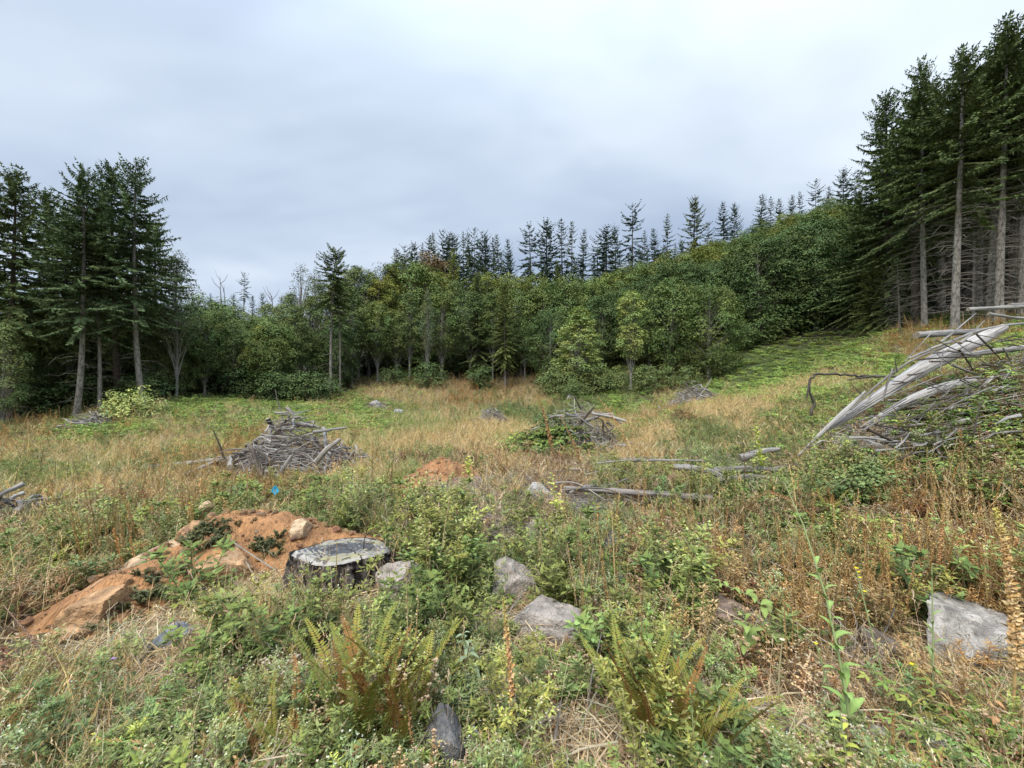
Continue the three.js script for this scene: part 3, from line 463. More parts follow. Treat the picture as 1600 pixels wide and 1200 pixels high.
// stand of firs on the right
const rs = (k, t, px, py, d, l, o) => grow(k, t, 'fir_tree', px, py, d, l, 'fir tree', null, o);
rs('firF', 'fir', 1345, 300, 46, 'fir with boughs down to the ground at the left flank of the right stand');
rs('firF', 'olive', 1362, 400, 41, 'low olive fir whose boughs touch the grassy slope');
rs('firC', 'fir', 1388, 145, 42, 'tall fir with a long sloping left flank at the start of the right stand');
rs('firD', 'fir', 1445, 95, 35, 'fir with a thin straight pale trunk and open spiky top', { wide: 0.9 });
rs('firE', 'fir', 1494, 82, 31.5, 'fir with the thickest pale trunk in front of the right stand');
rs('firD', 'fir', 1521, 190, 34, 'slender leaning bare trunk right of the thickest pale trunk', { wide: 0.6 });
rs('firE', 'fir', 1550, 70, 33, 'fir trunk, left one of the close pair near the right edge');
rs('firE', 'fir', 1562, 34, 32, 'tallest fir, right one of the close pair of trunks near the right edge', { turn: 2 });
rs('firD', 'fir', 1598, 48, 33, 'fir cut by the right frame edge');
rs('firB', 'fir', 1430, 150, 37, 'fir with a greyish trunk beside the thin straight one');
rs('dying', 'fir', 1405, 405, 36, 'grey dead fir with drooping twiggy branches at the edge of the stand');
const deep = 'firs deeper inside the right stand';
for (const [k, px, py, d] of [['firE', 1470, 120, 42], ['firC', 1420, 190, 50], ['firF', 1392, 395, 39], ['firF', 1418, 430, 38.5], ['firE', 1530, 110, 40], ['firB', 1580, 80, 42], ['firC', 1500, 150, 54], ['firC', 1560, 130, 52], ['firC', 1620, 60, 46], ['firE', 1640, 60, 34], ['firC', 1460, 180, 60], ['firC', 1400, 230, 56], ['firC', 1600, 150, 60], ['firC', 1690, 60, 40], ['firC', 1535, 200, 62], ['firB', 1510, 120, 46], ['firE', 1590, 90, 37], ['firF', 1480, 330, 52], ['firF', 1550, 330, 50], ['firF', 1610, 330, 48], ['firF', 1440, 350, 50], ['firF', 1515, 380, 56]])
  grow(k, 'fir', 'fir_tree', px, py, d, 'dark fir deep inside the right stand behind the pale trunks', 'fir tree', deep);
grow('shrubA', 'birch', 'willow_bush', 205, 610, 25, 'light green willow bush before the left firs', 'bush', null, { wide: 1.1 });

// ---------------------------------------------------------------- rocks, mound, stump
const clears = [], clear = (x, z, r) => clears.push([x, z, r]);   // things that the plants stand back from
function rock(seed, sx, sy, sz, col, o = {}) {    // a boulder cut by random planes; half sizes in metres
  const R = rng(seed), planes = [], n = o.cuts ?? 11;
  for (let k = 0; k < n; k++) { const v = 1 - 2 * (k + 0.5) / n, a = k * 2.39996 + R() * 1.6, h = Math.sqrt(1 - v * v); planes.push([norm([Math.cos(a) * h, v + (R() - 0.5) * 0.5, Math.sin(a) * h]), 0.66 + R() * 0.34]); }
  if (o.flat) planes.push([norm([0.06, 1, 0.1]), o.flat]);
  let g = mergeVertices(new THREE.IcosahedronGeometry(1, o.detail ?? (sx > 0.12 ? 18 : 10)).deleteAttribute('uv').deleteAttribute('normal'), 1e-4);
  const p = g.attributes.position, c = new Float32Array(p.count * 3), P = V(0, 0, 0);
  for (let i = 0; i < p.count; i++) {
    P.fromBufferAttribute(p, i).normalize();
    let r = 1.25; for (const [q, h] of planes) { const d = P.x * q[0] + P.y * q[1] + P.z * q[2]; if (d > 0.15) r = Math.min(r, h / d); }
    r *= 1 + fbm(P.x * 2.2 + seed, P.y * 2.2, P.z * 2.2, 4) * 0.09 + fbm(P.x * 9 + seed, P.y * 9, P.z * 9, 3) * 0.05 - smooth(0.08, 0, Math.abs(noise3(P.x * 3.1 + seed, P.y * 3.1, P.z * 3.1))) * 0.035;
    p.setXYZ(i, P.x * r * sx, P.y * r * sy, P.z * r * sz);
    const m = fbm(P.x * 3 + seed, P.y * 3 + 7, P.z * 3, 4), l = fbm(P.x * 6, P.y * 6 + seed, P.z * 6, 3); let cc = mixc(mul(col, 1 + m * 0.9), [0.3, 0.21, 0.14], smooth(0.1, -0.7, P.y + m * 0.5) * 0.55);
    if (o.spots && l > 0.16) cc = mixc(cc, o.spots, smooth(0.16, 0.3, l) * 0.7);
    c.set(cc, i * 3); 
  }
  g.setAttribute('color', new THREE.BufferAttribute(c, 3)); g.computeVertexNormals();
  g = toCreasedNormals(g, 0.42);
  const gp = g.attributes.position, u2 = new Float32Array(gp.count * 2);
  for (let i = 0; i < gp.count; i += 3) {
    const q = [0, 1, 2].map((k) => [gp.getX(i + k), gp.getY(i + k), gp.getZ(i + k)]), n = cross(sub(q[1], q[0]), sub(q[2], q[0])).map(Math.abs), ax = n[0] > n[1] && n[0] > n[2] ? [2, 1] : n[1] > n[2] ? [0, 2] : [0, 1];
    for (let k = 0; k < 3; k++) { u2[(i + k) * 2] = q[k][ax[0]] * 3 + seed * 0.37; u2[(i + k) * 2 + 1] = q[k][ax[1]] * 3; }
  }
  g.setAttribute('uv', new THREE.BufferAttribute(u2, 2));
  return g;
}
const grayRock = [0.4, 0.39, 0.37], pinkRock = [0.44, 0.385, 0.345], orangeRock = [0.55, 0.33, 0.17], paleOrange = [0.6, 0.43, 0.27], darkRock = [0.17, 0.165, 0.165], blueRock = [0.27, 0.29, 0.33], lichen = [0.5, 0.5, 0.44];
function boulder(seed, px, py, wpx, hpx, col, label, o = {}) {   // centre, width and height as seen
  const b = ground(px, py + hpx / 2), d = o.d ?? b.d, c = at(px, py, d), sx = wpx / 2 / F * d / 0.93, sy = hpx / 2 / F * d / 0.88, g = rock(seed, sx, sy * (o.tall ?? 1.15), sx * (o.depth ?? 0.85), col, o);
  c[2] -= sx * (o.depth ?? 0.85) * 0.4; clear(c[0], c[2], sx);
  const m = solo('boulder', g, M.rock, label, 'boulder'); m.position.set(c[0], c[1] - (o.d ? 0 : sy * 0.2) - sy * ((o.tall ?? 1.15) - 1), c[2]); m.rotation.set(o.rx ?? 0, o.ry ?? 0, o.rz ?? 0);
  return m;
}
const dirt = [0.58, 0.295, 0.125];
const moundCells = new Map(), mounds = [], moundCellSet = (x, y, z) => { for (let i = -1; i < 2; i++) for (let j = -1; j < 2; j++) { const k = `${Math.round(x * 40) + i},${Math.round(z * 40) + j}`; if (!(i || j) || !moundCells.has(k)) moundCells.set(k, y); } };
function mound(label, crest, wf, wb, seed) {       // crest: px, py, distance along the top of the heap
  const cp = crest.map((c) => at(...c)), NU = 150, NV = 56, mb = new MB(), rec = [];
  for (let i = 0; i <= NU; i++) {
    const t = i / NU, q = pathAt(cp, t), a = pathAt(cp, t - 0.04), b = pathAt(cp, t + 0.04), dir = norm([b[0] - a[0], 0, b[2] - a[2]]), sd = [-dir[2], 0, dir[0]], end = Math.pow(Math.sin(Math.PI * clamp(t * 0.94 + 0.03)), 0.45), row = [];
    const H = q[1] - G(q[0], q[2]);
    for (let j = 0; j <= NV; j++) {
      const v = j / NV * 2 - 1, w = v > 0 ? wf : wb, x = q[0] + sd[0] * v * w, z = q[2] + sd[2] * v * w;
      const pr = Math.pow(Math.max(0, Math.cos(v * Math.PI / 2)), 1.1), n = fbm(x * 2.2 + seed, 2, z * 2.2, 4) * 0.16 + fbm(x * 9, seed, z * 9, 3) * 0.05 + fbm(x * 30, seed, z * 30, 2) * 0.012;
      const y = G(x, z) - 0.05 * (1 - pr) - 0.04 + (H + 0.04) * pr * end + n * pr * end;
      const c = mixc(dirt, [0.45, 0.225, 0.1], clamp(0.35 + fbm(x * 3, seed + 5, z * 3, 3) * 1.3));
      moundCellSet(x, y, z);
      row.push(mb.v([x, y, z], [0, 1, 0], c, x * soilScale * 2, z * soilScale * 2 + y));
    }
    rec.push(row);
  }
  for (let i = 0; i < NU; i++) for (let j = 0; j < NV; j++) mb.i.push(rec[i][j], rec[i + 1][j], rec[i + 1][j + 1], rec[i][j], rec[i + 1][j + 1], rec[i][j + 1]);
  const g = mb.geo(true); if (g.attributes.normal.getY(Math.floor(NV / 2) + 10 * (NV + 1)) < 0) { const ix = g.index.array; for (let k = 0; k < ix.length; k += 3) [ix[k], ix[k + 1]] = [ix[k + 1], ix[k]]; g.computeVertexNormals(); }
  solo('dirt_mound', g, M.soil, label, 'dirt mound');
  for (let t = 0; t <= 1; t += 0.05) { const q = pathAt(cp, t), a = pathAt(cp, t - 0.04), b = pathAt(cp, t + 0.04), dir = norm([b[0] - a[0], 0, b[2] - a[2]]), sd = [-dir[2], 0, dir[0]]; mounds.push([q[0] + sd[0] * (wf - wb) * 0.4, q[2] + sd[2] * (wf - wb) * 0.4, (wf + wb) * 0.5 * 0.78]); }
}
mound('bare orange dirt mound with embedded rocks left of the stump', [[45, 1015, 2.6], [85, 980, 2.72], [130, 930, 2.95], [235, 872, 3.45], [300, 830, 3.85], [370, 796, 4.2], [440, 796, 4.25], [500, 814, 4.15], [590, 842, 4.0]], 0.95, 0.55, 3);
mound('small bare orange dirt heap in the dry grass behind the stump', [[596, 770, 6.9], [640, 738, 7.1], [690, 714, 7.2], [728, 728, 7.1], [764, 764, 6.9]], 1.1, 0.7, 9);
for (const [px, d] of [[610, 6.1], [640, 6.1], [670, 6.1], [700, 6.1], [730, 6.2], [620, 5.5], [650, 5.5], [680, 5.5], [710, 5.5]]) clear((px - 800) / F * d, -d, 0.25);
for (const [px, d] of [[90, 2.45], [130, 2.5], [180, 2.55], [230, 2.7], [280, 2.85], [330, 3.0], [380, 3.15], [430, 3.3]]) clear((px - 800) / F * d, -d, 0.16);
function moundTop(x, z) { const k = `${Math.round(x * 40)},${Math.round(z * 40)}`; return moundCells.get(k) ?? G(x, z); }
const moundHit = (x, z) => { let m = 9; for (const [a, b, r] of mounds) m = Math.min(m, Math.hypot(x - a, z - b) / r); return m; };

boulder(101, 346, 900, 78, 56, orangeRock, 'flat faced orange boulder in front of the dirt mound left of the stump', { d: 3.35, cuts: 9, flat: 0.8, spots: paleOrange, ry: 0.5 });
boulder(102, 232, 884, 92, 40, paleOrange, 'long pale orange slab on the back slope of the dirt mound', { d: 3.55, cuts: 10, rz: 0.25 });
boulder(103, 130, 962, 96, 64, orangeRock, 'large orange slab at the low left end of the dirt mound', { d: 2.8, cuts: 9, rz: 0.5, flat: 0.7 });
boulder(104, 296, 840, 36, 34, orangeRock, 'small orange rock on the crest beside the dark creeping plant', { d: 3.85 });
boulder(105, 388, 824, 30, 24, paleOrange, 'small pale rock set in the upper face of the dirt mound', { d: 4.0 });
boulder(106, 463, 832, 40, 26, paleOrange, 'pale orange rock on the right shoulder of the dirt mound', { d: 3.95, rz: 0.3, cuts: 9 });
boulder(107, 320, 792, 20, 14, paleOrange, 'little pale stone behind the top of the dirt mound', { d: 4.6 });
boulder(108, 256, 1004, 52, 34, blueRock, 'blue grey flat stone below the dirt mound', { rz: 0.5, cuts: 8 });
{ const q = ground(256, 1022); clear(q[0], q[2], 0.13); clear(q[0] * 0.93, q[2] * 0.93, 0.13); clear(q[0] * 0.86, q[2] * 0.86, 0.12); }
boulder(109, 617, 917, 70, 66, pinkRock, 'rounded grey boulder leaning beside the stump', { d: 2.95, rz: 0.4, spots: lichen });
boulder(110, 797, 914, 68, 60, pinkRock, 'grey angular boulder in the centre foreground weeds', { cuts: 9, ry: 0.6, spots: lichen });
boulder(111, 826, 932, 26, 40, pinkRock, 'small upright stone right against the angular boulder', { cuts: 8, d: 2.95 });
boulder(112, 858, 976, 88, 66, pinkRock, 'broad flat topped boulder right of the tall foxglove stalk', { cuts: 9, flat: 0.75, spots: lichen, ry: 0.3 });
boulder(113, 788, 1074, 34, 40, grayRock, 'small speckled round stone behind the tall foxglove stalk', { spots: lichen });
boulder(114, 690, 1168, 74, 84, darkRock, 'dark grey rounded boulder at the bottom edge of the photo', { spots: [0.3, 0.29, 0.28] });
boulder(115, 742, 1166, 34, 40, grayRock, 'small cracked grey stone right of the dark rounded boulder', { cuts: 8 });
boulder(116, 962, 850, 34, 34, darkRock, 'dark grey stone behind the fern in the middle', {});
boulder(117, 968, 908, 40, 26, darkRock, 'dark flat stone just above the right fern', {});
boulder(118, 846, 830, 44, 34, pinkRock, 'pinkish rock in the twigs below the lying pole', { spots: lichen });
boulder(119, 760, 832, 20, 18, grayRock, 'small pale stone among the twigs left of the pinkish rock', {});
boulder(120, 660, 838, 34, 24, grayRock, 'pale grey stone in the weeds right of the stump', {});
boulder(121, 1152, 964, 72, 42, [0.36, 0.26, 0.21], 'reddish flat rock half buried in dead weeds right of the fern', { cuts: 9, flat: 0.7 });
boulder(122, 1214, 984, 28, 28, pinkRock, 'small brown stone beside the reddish flat rock', {});
boulder(123, 1395, 1020, 66, 54, [0.2, 0.16, 0.13], 'brown weed covered rock left of the large pale rock', {});
boulder(124, 1550, 1010, 136, 118, [0.46, 0.43, 0.39], 'large flat pale grey rock at the right edge', { d: 2.25, cuts: 8, flat: 0.62, spots: [0.27, 0.24, 0.22], ry: 0.4, tall: 1.3, detail: 26 });
boulder(125, 1252, 1172, 48, 32, blueRock, 'small blue grey stone at the bottom among dry weeds', {});
boulder(126, 1380, 1168, 60, 36, grayRock, 'grey stone at the bottom edge under the leafy stem', {});
boulder(127, 1470, 1180, 40, 40, grayRock, 'grey stone at the bottom edge below the large pale rock', {});
boulder(128, 845, 776, 50, 34, grayRock, 'lichen grey rock under the left end of the lying pole', { spots: lichen });
boulder(129, 905, 790, 42, 24, grayRock, 'grey rock beneath the lying pole', {});
boulder(130, 372, 940, 24, 20, [0.3, 0.2, 0.14], 'small brown stone in the weeds below the flat faced boulder', {});
boulder(131, 100, 996, 44, 26, orangeRock, 'orange stone at the lower left foot of the mound', { d: 2.6 });
boulder(132, 585, 630, 15, 9, grayRock, 'pale rock on the low knoll among dead weeds', {});
boulder(133, 622, 643, 14, 10, grayRock, 'smaller pale rock below the one on the low knoll', {});

{ // stump
  const b = at(524, 948, 3.05), r = 0.375, h = 0.31, t = thing('tree_stump', 'old cut tree stump with a lichen ringed top and dark bark', 'tree stump', [b[0], G(b[0], b[2]) - 0.04, b[2] - 0.12]), mb = new MB(), NA = 200, NY = 50, rec = []; t.rotation.x = -0.13;
  const rad = (a) => r * (1 + 0.05 * Math.sin(a * 2 + 1) + 0.035 * Math.sin(a * 5) + 0.02 * noise3(Math.cos(a) * 4, 1, Math.sin(a) * 4));
  for (let j = 0; j <= NY; j++) { const v = j / NY, row = []; for (let i = 0; i <= NA; i++) { const a = i / NA * 6.28319, fl = 1 + 0.28 * Math.pow(1 - v, 2.5) * (1 + 0.5 * Math.sin(a * 4 + 2)), cx = Math.cos(a), cz = Math.sin(a);
    const ridge = Math.abs(noise3(cx * 11, v * 2.6 + noise3(cx * 6, v * 6, cz * 6) * 0.7, cz * 11)) * 0.7 + Math.abs(noise3(cx * 24, v * 7, cz * 24)) * 0.4, n = 1 + (smooth(0, 0.5, ridge) - 0.6) * 0.085 * smooth(1.02, 0.93, v) + fbm(cx * 26, v * 16, cz * 26, 3) * 0.04, rr = rad(a) * fl * n;
    row.push(mb.v([cx * rr, -0.1 + v * (h + 0.1 + 0.012 * Math.sin(a * 3)), cz * rr], [cx, 0, cz], mixc([0.05, 0.036, 0.028], [0.27, 0.23, 0.2], smooth(0.12, 0.7, ridge) * (0.5 + 0.9 * hash3(i, j, 3))), i / NA * 3, v * 0.6)); } rec.push(row); }
  for (let j = 0; j < NY; j++) for (let i = 0; i < NA; i++) mb.i.push(rec[j][i], rec[j + 1][i + 1], rec[j][i + 1], rec[j][i], rec[j + 1][i], rec[j + 1][i + 1]);
  mesh('bark', mb.geo(true), M.bark, t);
  const tp = new MB(), NR = 26; let prev = null;
  for (let k = 0; k <= NR; k++) { const f = k / NR, row = []; for (let i = 0; i <= NA; i++) { const a = i / NA * 6.28319, rr = rad(a) * f * 0.965, y = h + 0.012 * Math.sin(a * 3) * f + 0.012 + (f > 0.86 ? -0.035 * ((f - 0.86) / 0.14) ** 2 : 0) + fbm(Math.cos(a) * f * 8, 2, Math.sin(a) * f * 8, 3) * 0.014;
    row.push(tp.v([Math.cos(a) * rr, y, Math.sin(a) * rr], [0, 1, 0], [1, 1, 1], 0.5 + Math.cos(a) * f * 0.49, 0.5 + Math.sin(a) * f * 0.49)); } if (prev) for (let i = 0; i < NA; i++) tp.i.push(prev[i], row[i + 1], row[i], prev[i], prev[i + 1], row[i + 1]); prev = row; }
  const topMap = tex(1024, (u, v) => { const x = u - 0.5, y = v - 0.5, d = Math.hypot(x, y) * 2, w = d + fbm(x * 5, y * 5, 1, 3) * 0.06, ring = Math.sin(w * 70 + fbm(x * 3, y * 3, 5, 2) * 6), n = fbm(x * 14, y * 14, 9, 4);
    const swirl = fbm(x * 3 + n * 0.3, y * 7, 4, 4) + ring * 0.16;
    let c = mixc([0.5, 0.49, 0.47], [0.66, 0.64, 0.61], clamp(0.5 + ring * 0.35 + n * 0.8)); c = mixc(c, [0.62, 0.6, 0.43], smooth(-0.02, 0.2, swirl - (d - 0.5) * 0.25) * smooth(0.95, 0.75, d) * 0.85); c = mixc(c, [0.27, 0.28, 0.3], smooth(0.02, 0.16, -swirl + n * 0.35 - smooth(0.55, 0.9, d) * 0.3) * 0.85); c = mixc(c, [0.7, 0.68, 0.65], smooth(0.82, 0.93, d + n * 0.08) * 0.7); c = mixc(c, [0.2, 0.18, 0.17], smooth(0.25, 0.4, n) * 0.6); for (let q = 0; q < 6; q++) { const aa = Math.atan2(y, x) - q * 1.05 - 0.3 * Math.sin(q * 5) + n * 0.25, w2 = Math.abs(Math.atan2(Math.sin(aa), Math.cos(aa))) * d; c = mixc(c, [0.12, 0.1, 0.09], smooth(0.022, 0.004, w2) * smooth(0.1 + 0.1 * (q % 3), 0.35, d)); } return c; });
  topMap.colorSpace = THREE.SRGBColorSpace;
  mesh('cut_top', tp.geo(true), new THREE.MeshStandardMaterial({ map: topMap, roughness: 0.95, bumpMap: topMap, bumpScale: 0.008 }), t);
}

// ---------------------------------------------------------------- sticks, logs, brush piles
const silver = [0.43, 0.41, 0.39], greyWood = [0.3, 0.275, 0.25], darkWood = [0.12, 0.095, 0.075], paleWood = [0.5, 0.46, 0.41], cutWood = [0.5, 0.42, 0.32];
function limb(pts, r0, r1, col, seed, { sides = 11, n = 20, wob = 0.03, cap = true, rough = 0.2, sharp = false } = {}) {
  const R = rng(seed), mb = new MB(), c = new THREE.CatmullRomCurve3(pts.map((p) => V(...p))), P = [], r = [], L = c.getLength(), col2 = mul(col, 0.62);
  for (let k = 0; k <= n; k++) { const q = sharp ? V(...pathAt(pts, k / n)) : c.getPointAt(k / n); P.push([q.x + (R() - 0.5) * wob * L * 0.12, q.y + (R() - 0.5) * wob * L * 0.12, q.z + (R() - 0.5) * wob * L * 0.12]); r.push(lerp(r0, r1, k / n) * (1 + (R() - 0.5) * rough * 0.6)); }
  mb.tube(P, r, sides, col, { cap: cap ? cutWood : null, vl: 1.2, uw: Math.max(0.5, Math.round(r0 * 12) || 0.5), bump: (t, a) => 1 + rough * (0.7 * noise3(Math.cos(a) * 1.5 + seed, t * 4, Math.sin(a) * 1.5) + 0.6 * noise3(Math.cos(a) * 3 + seed, t * 11, Math.sin(a) * 3) + 1.5 * smooth(0.62, 0.9, noise3(Math.cos(a) * 1.2, t * 9 + seed, Math.sin(a) * 1.2))), col: (t, a) => mixc(col, col2, clamp(0.4 + 1.5 * fbm(Math.cos(a) * 2.5, t * 4 + seed, Math.sin(a) * 2.5, 4))) });
  return mb.geo();
}
function lying(name, label, cat, pts, r0, r1, col, seed, o = {}) { if (!o.group) for (let t = 0; t <= 1; t += 0.1) { const q = pathAt(pts, t); clear(q[0], q[2], 0.14); }
  return solo(name, limb(pts, r0, r1, col, seed, o), M.wood, label, cat, o.group); }
const on = (px, py, lift = 0) => { const p = ground(px, py); return [p[0], p[1] + lift, p[2]]; };

const stickShapes = [0, 1, 2, 3, 4, 5, 6, 7].map((k) => { const R = rng(900 + k), b = (R() - 0.5) * 0.3, e = (R() - 0.5) * 0.25; return limb([[0, 0, -0.5], [b * 0.5, e * 0.4, -0.15], [b, e, 0.15], [b * 0.3, 0, 0.5]], 0.019 + R() * 0.012, 0.006 + R() * 0.006, [[0.52, 0.5, 0.47], [0.36, 0.33, 0.3], [0.45, 0.42, 0.39], [0.22, 0.18, 0.15]][k % 4], 910 + k, { sides: 6, n: 8, wob: 0.25 }); });
function stickAt(parent, p, dir, L, thick, k, name = 'stick') { const m = mesh(name, stickShapes[k % 8], M.wood, parent); m.position.set(...p); m.quaternion.setFromUnitVectors(V(0, 0, 1), V(...norm(dir))); m.scale.set(thick, thick, L); return m; }
function twigMass(R, n, place, L, r, cols) { const mb = new MB(); for (let k = 0; k < n; k++) { const [p, d] = place(), l = L * (0.4 + R() * 0.9), c = mul(cols[Math.floor(R() * cols.length)], 0.7 + R() * 0.6), s = norm(cross(d, [R() - 0.5, 1, R() - 0.5])), w = r * (0.6 + R() * 0.8), b = (R() - 0.5) * 0.3 * l; mb.tube([add(p, d, -l / 2), add(add(p, s, b), d, -l * 0.1), add(p, d, l / 2)], [w, w * 0.8, w * 0.3], 4, c); } return mb.geo(); }
const piles = [];
function brushPile(seed, label, px, py, d, wpx, h, depth, n, nTwig, { scale = 1, flat = 1, lean = 0 } = {}) {
  const R = rng(seed), b = at(px, py, d), x0 = b[0], z0 = b[2] - depth * 0.2, W = wpx / 2 / F * d, t = thing('brush_pile', label, 'brush pile', [x0, G(x0, z0), z0]);
  piles.push([x0, z0, W * 0.7]);
  const lump = (a) => 0.72 + 0.5 * (noise3(Math.cos(a) * 1.6 + seed, 1, Math.sin(a) * 1.6) + 0.4 * noise3(Math.cos(a) * 4 + seed, 2, Math.sin(a) * 4));
  const place = () => { const a = R() * 6.283, r = Math.sqrt(R()), x = Math.cos(a) * r * W, z = Math.sin(a) * r * depth, top = h * Math.pow(Math.max(0, 1 - Math.pow(r, 1.5)), 0.9), y = top * lerp(1, lump(a), Math.min(1, r * 2)) * (0.35 + 0.72 * R()) + 0.02; const tang = R() < 0.55 ? a + 1.57 + (R() - 0.5) * 1.4 : a + (R() - 0.5) * 1.2; return [[x, y + G(x0 + x, z0 + z) - G(x0, z0), z], norm([Math.cos(tang) * W / depth, (R() - 0.5) * 1.3 - (Math.cos(tang - a)) * h / W * 0.9 * r, Math.sin(tang)])]; };
  for (let k = 0; k < n; k++) { const [p, dr] = place(); const odd = R() < 0.22; stickAt(t, p, odd ? norm([R() - 0.5, R() * 0.8 - 0.3, R() - 0.5]) : dr, (0.4 + R() * R() * 1.5) * scale, (0.7 + R() * R() * 2.6) * scale ** 0.5, Math.floor(R() * 8)); }
  const tw = mesh('twigs', twigMass(R, nTwig, place, 0.7 * scale, 0.006 * scale ** 0.5, [[0.36, 0.33, 0.3], [0.48, 0.45, 0.42], [0.24, 0.19, 0.16], [0.12, 0.09, 0.08]]), M.twig, t); tw.userData.kind = 'stuff';
  return t;
}
brushPile(201, 'large grey brush pile of sticks in the dry meadow behind the dirt mound', 448, 748, 10.4, 235, 1.75, 1.25, 260, 1800);
brushPile(202, 'small round grey brush pile at the far side of the golden grass', 767, 659, 23, 58, 1.0, 0.8, 60, 500, { scale: 0.9 });
brushPile(203, 'brush pile overgrown by green brambles in the middle of the meadow', 905, 716, 11, 140, 1.6, 1.0, 120, 1400);
brushPile(204, 'pale brush pile at the foot of the large rounded maple', 1082, 612, 33, 84, 2.0, 1.4, 110, 700, { scale: 1.8 });
brushPile(205, 'low grey brush pile under the curved pale fir trunk', 135, 684, 24, 96, 1.0, 1.2, 70, 600, { scale: 1.4 });
brushPile(206, 'grey brush pile cut by the left frame edge', -8, 850, 5.4, 90, 0.55, 0.45, 70, 500, { scale: 0.6 });
brushPile(207, 'scattered pale sticks on the low knoll before the wood', 588, 634, 36, 44, 0.4, 1, 26, 120, { scale: 1 });

// pieces lying round the large brush pile
lying('log', 'straight grey log leaning out low on the left of the large brush pile', 'log', [on(213, 738, 0.1), on(290, 733, 0.16), on(350, 730, 0.25)], 0.075, 0.05, silver, 301);
lying('branch', 'pale pole running from the grass into the left of the large brush pile', 'branch', [on(278, 752, 0.08), on(345, 738, 0.35)], 0.055, 0.035, paleWood, 302);
lying('branch', 'dark bare branch sticking up left of the large brush pile', 'branch', [at(352, 725, 10.2), at(345, 700, 10.2), at(333, 672, 10.2)], 0.03, 0.012, darkWood, 303);
lying('log', 'thick pale curved log on the right flank of the large brush pile', 'log', [at(494, 722, 9.4), at(510, 703, 9.4), at(532, 686, 9.5)], 0.07, 0.045, paleWood, 304);
lying('log', 'broken pale log leaning on the front of the large brush pile', 'log', [at(425, 757, 9.2), at(440, 735, 9.25), at(456, 712, 9.35)], 0.05, 0.035, silver, 305);
lying('branch', 'long thin pale branch at the foot of the large brush pile', 'branch', [at(432, 754, 9.2), at(470, 752, 9.2), at(490, 741, 9.3)], 0.03, 0.012, paleWood, 306);
lying('log', 'dark short stub poking out of the top of the large brush pile', 'log', [at(425, 666, 10.5), at(418, 654, 10.4)], 0.06, 0.05, darkWood, 307);
lying('log', 'straight pole along the top of the large brush pile', 'log', [at(440, 662, 10.6), at(470, 662, 10.6), at(500, 668, 10.4)], 0.05, 0.03, silver, 308);
lying('branch', 'grey pole pointing right out of the upper large brush pile', 'branch', [at(490, 675, 10), at(542, 668, 10)], 0.045, 0.02, silver, 309);
lying('log', 'short grey log lying in the grass right of the large brush pile', 'log', [on(528, 722, 0.08), on(574, 720, 0.1)], 0.07, 0.06, silver, 310);

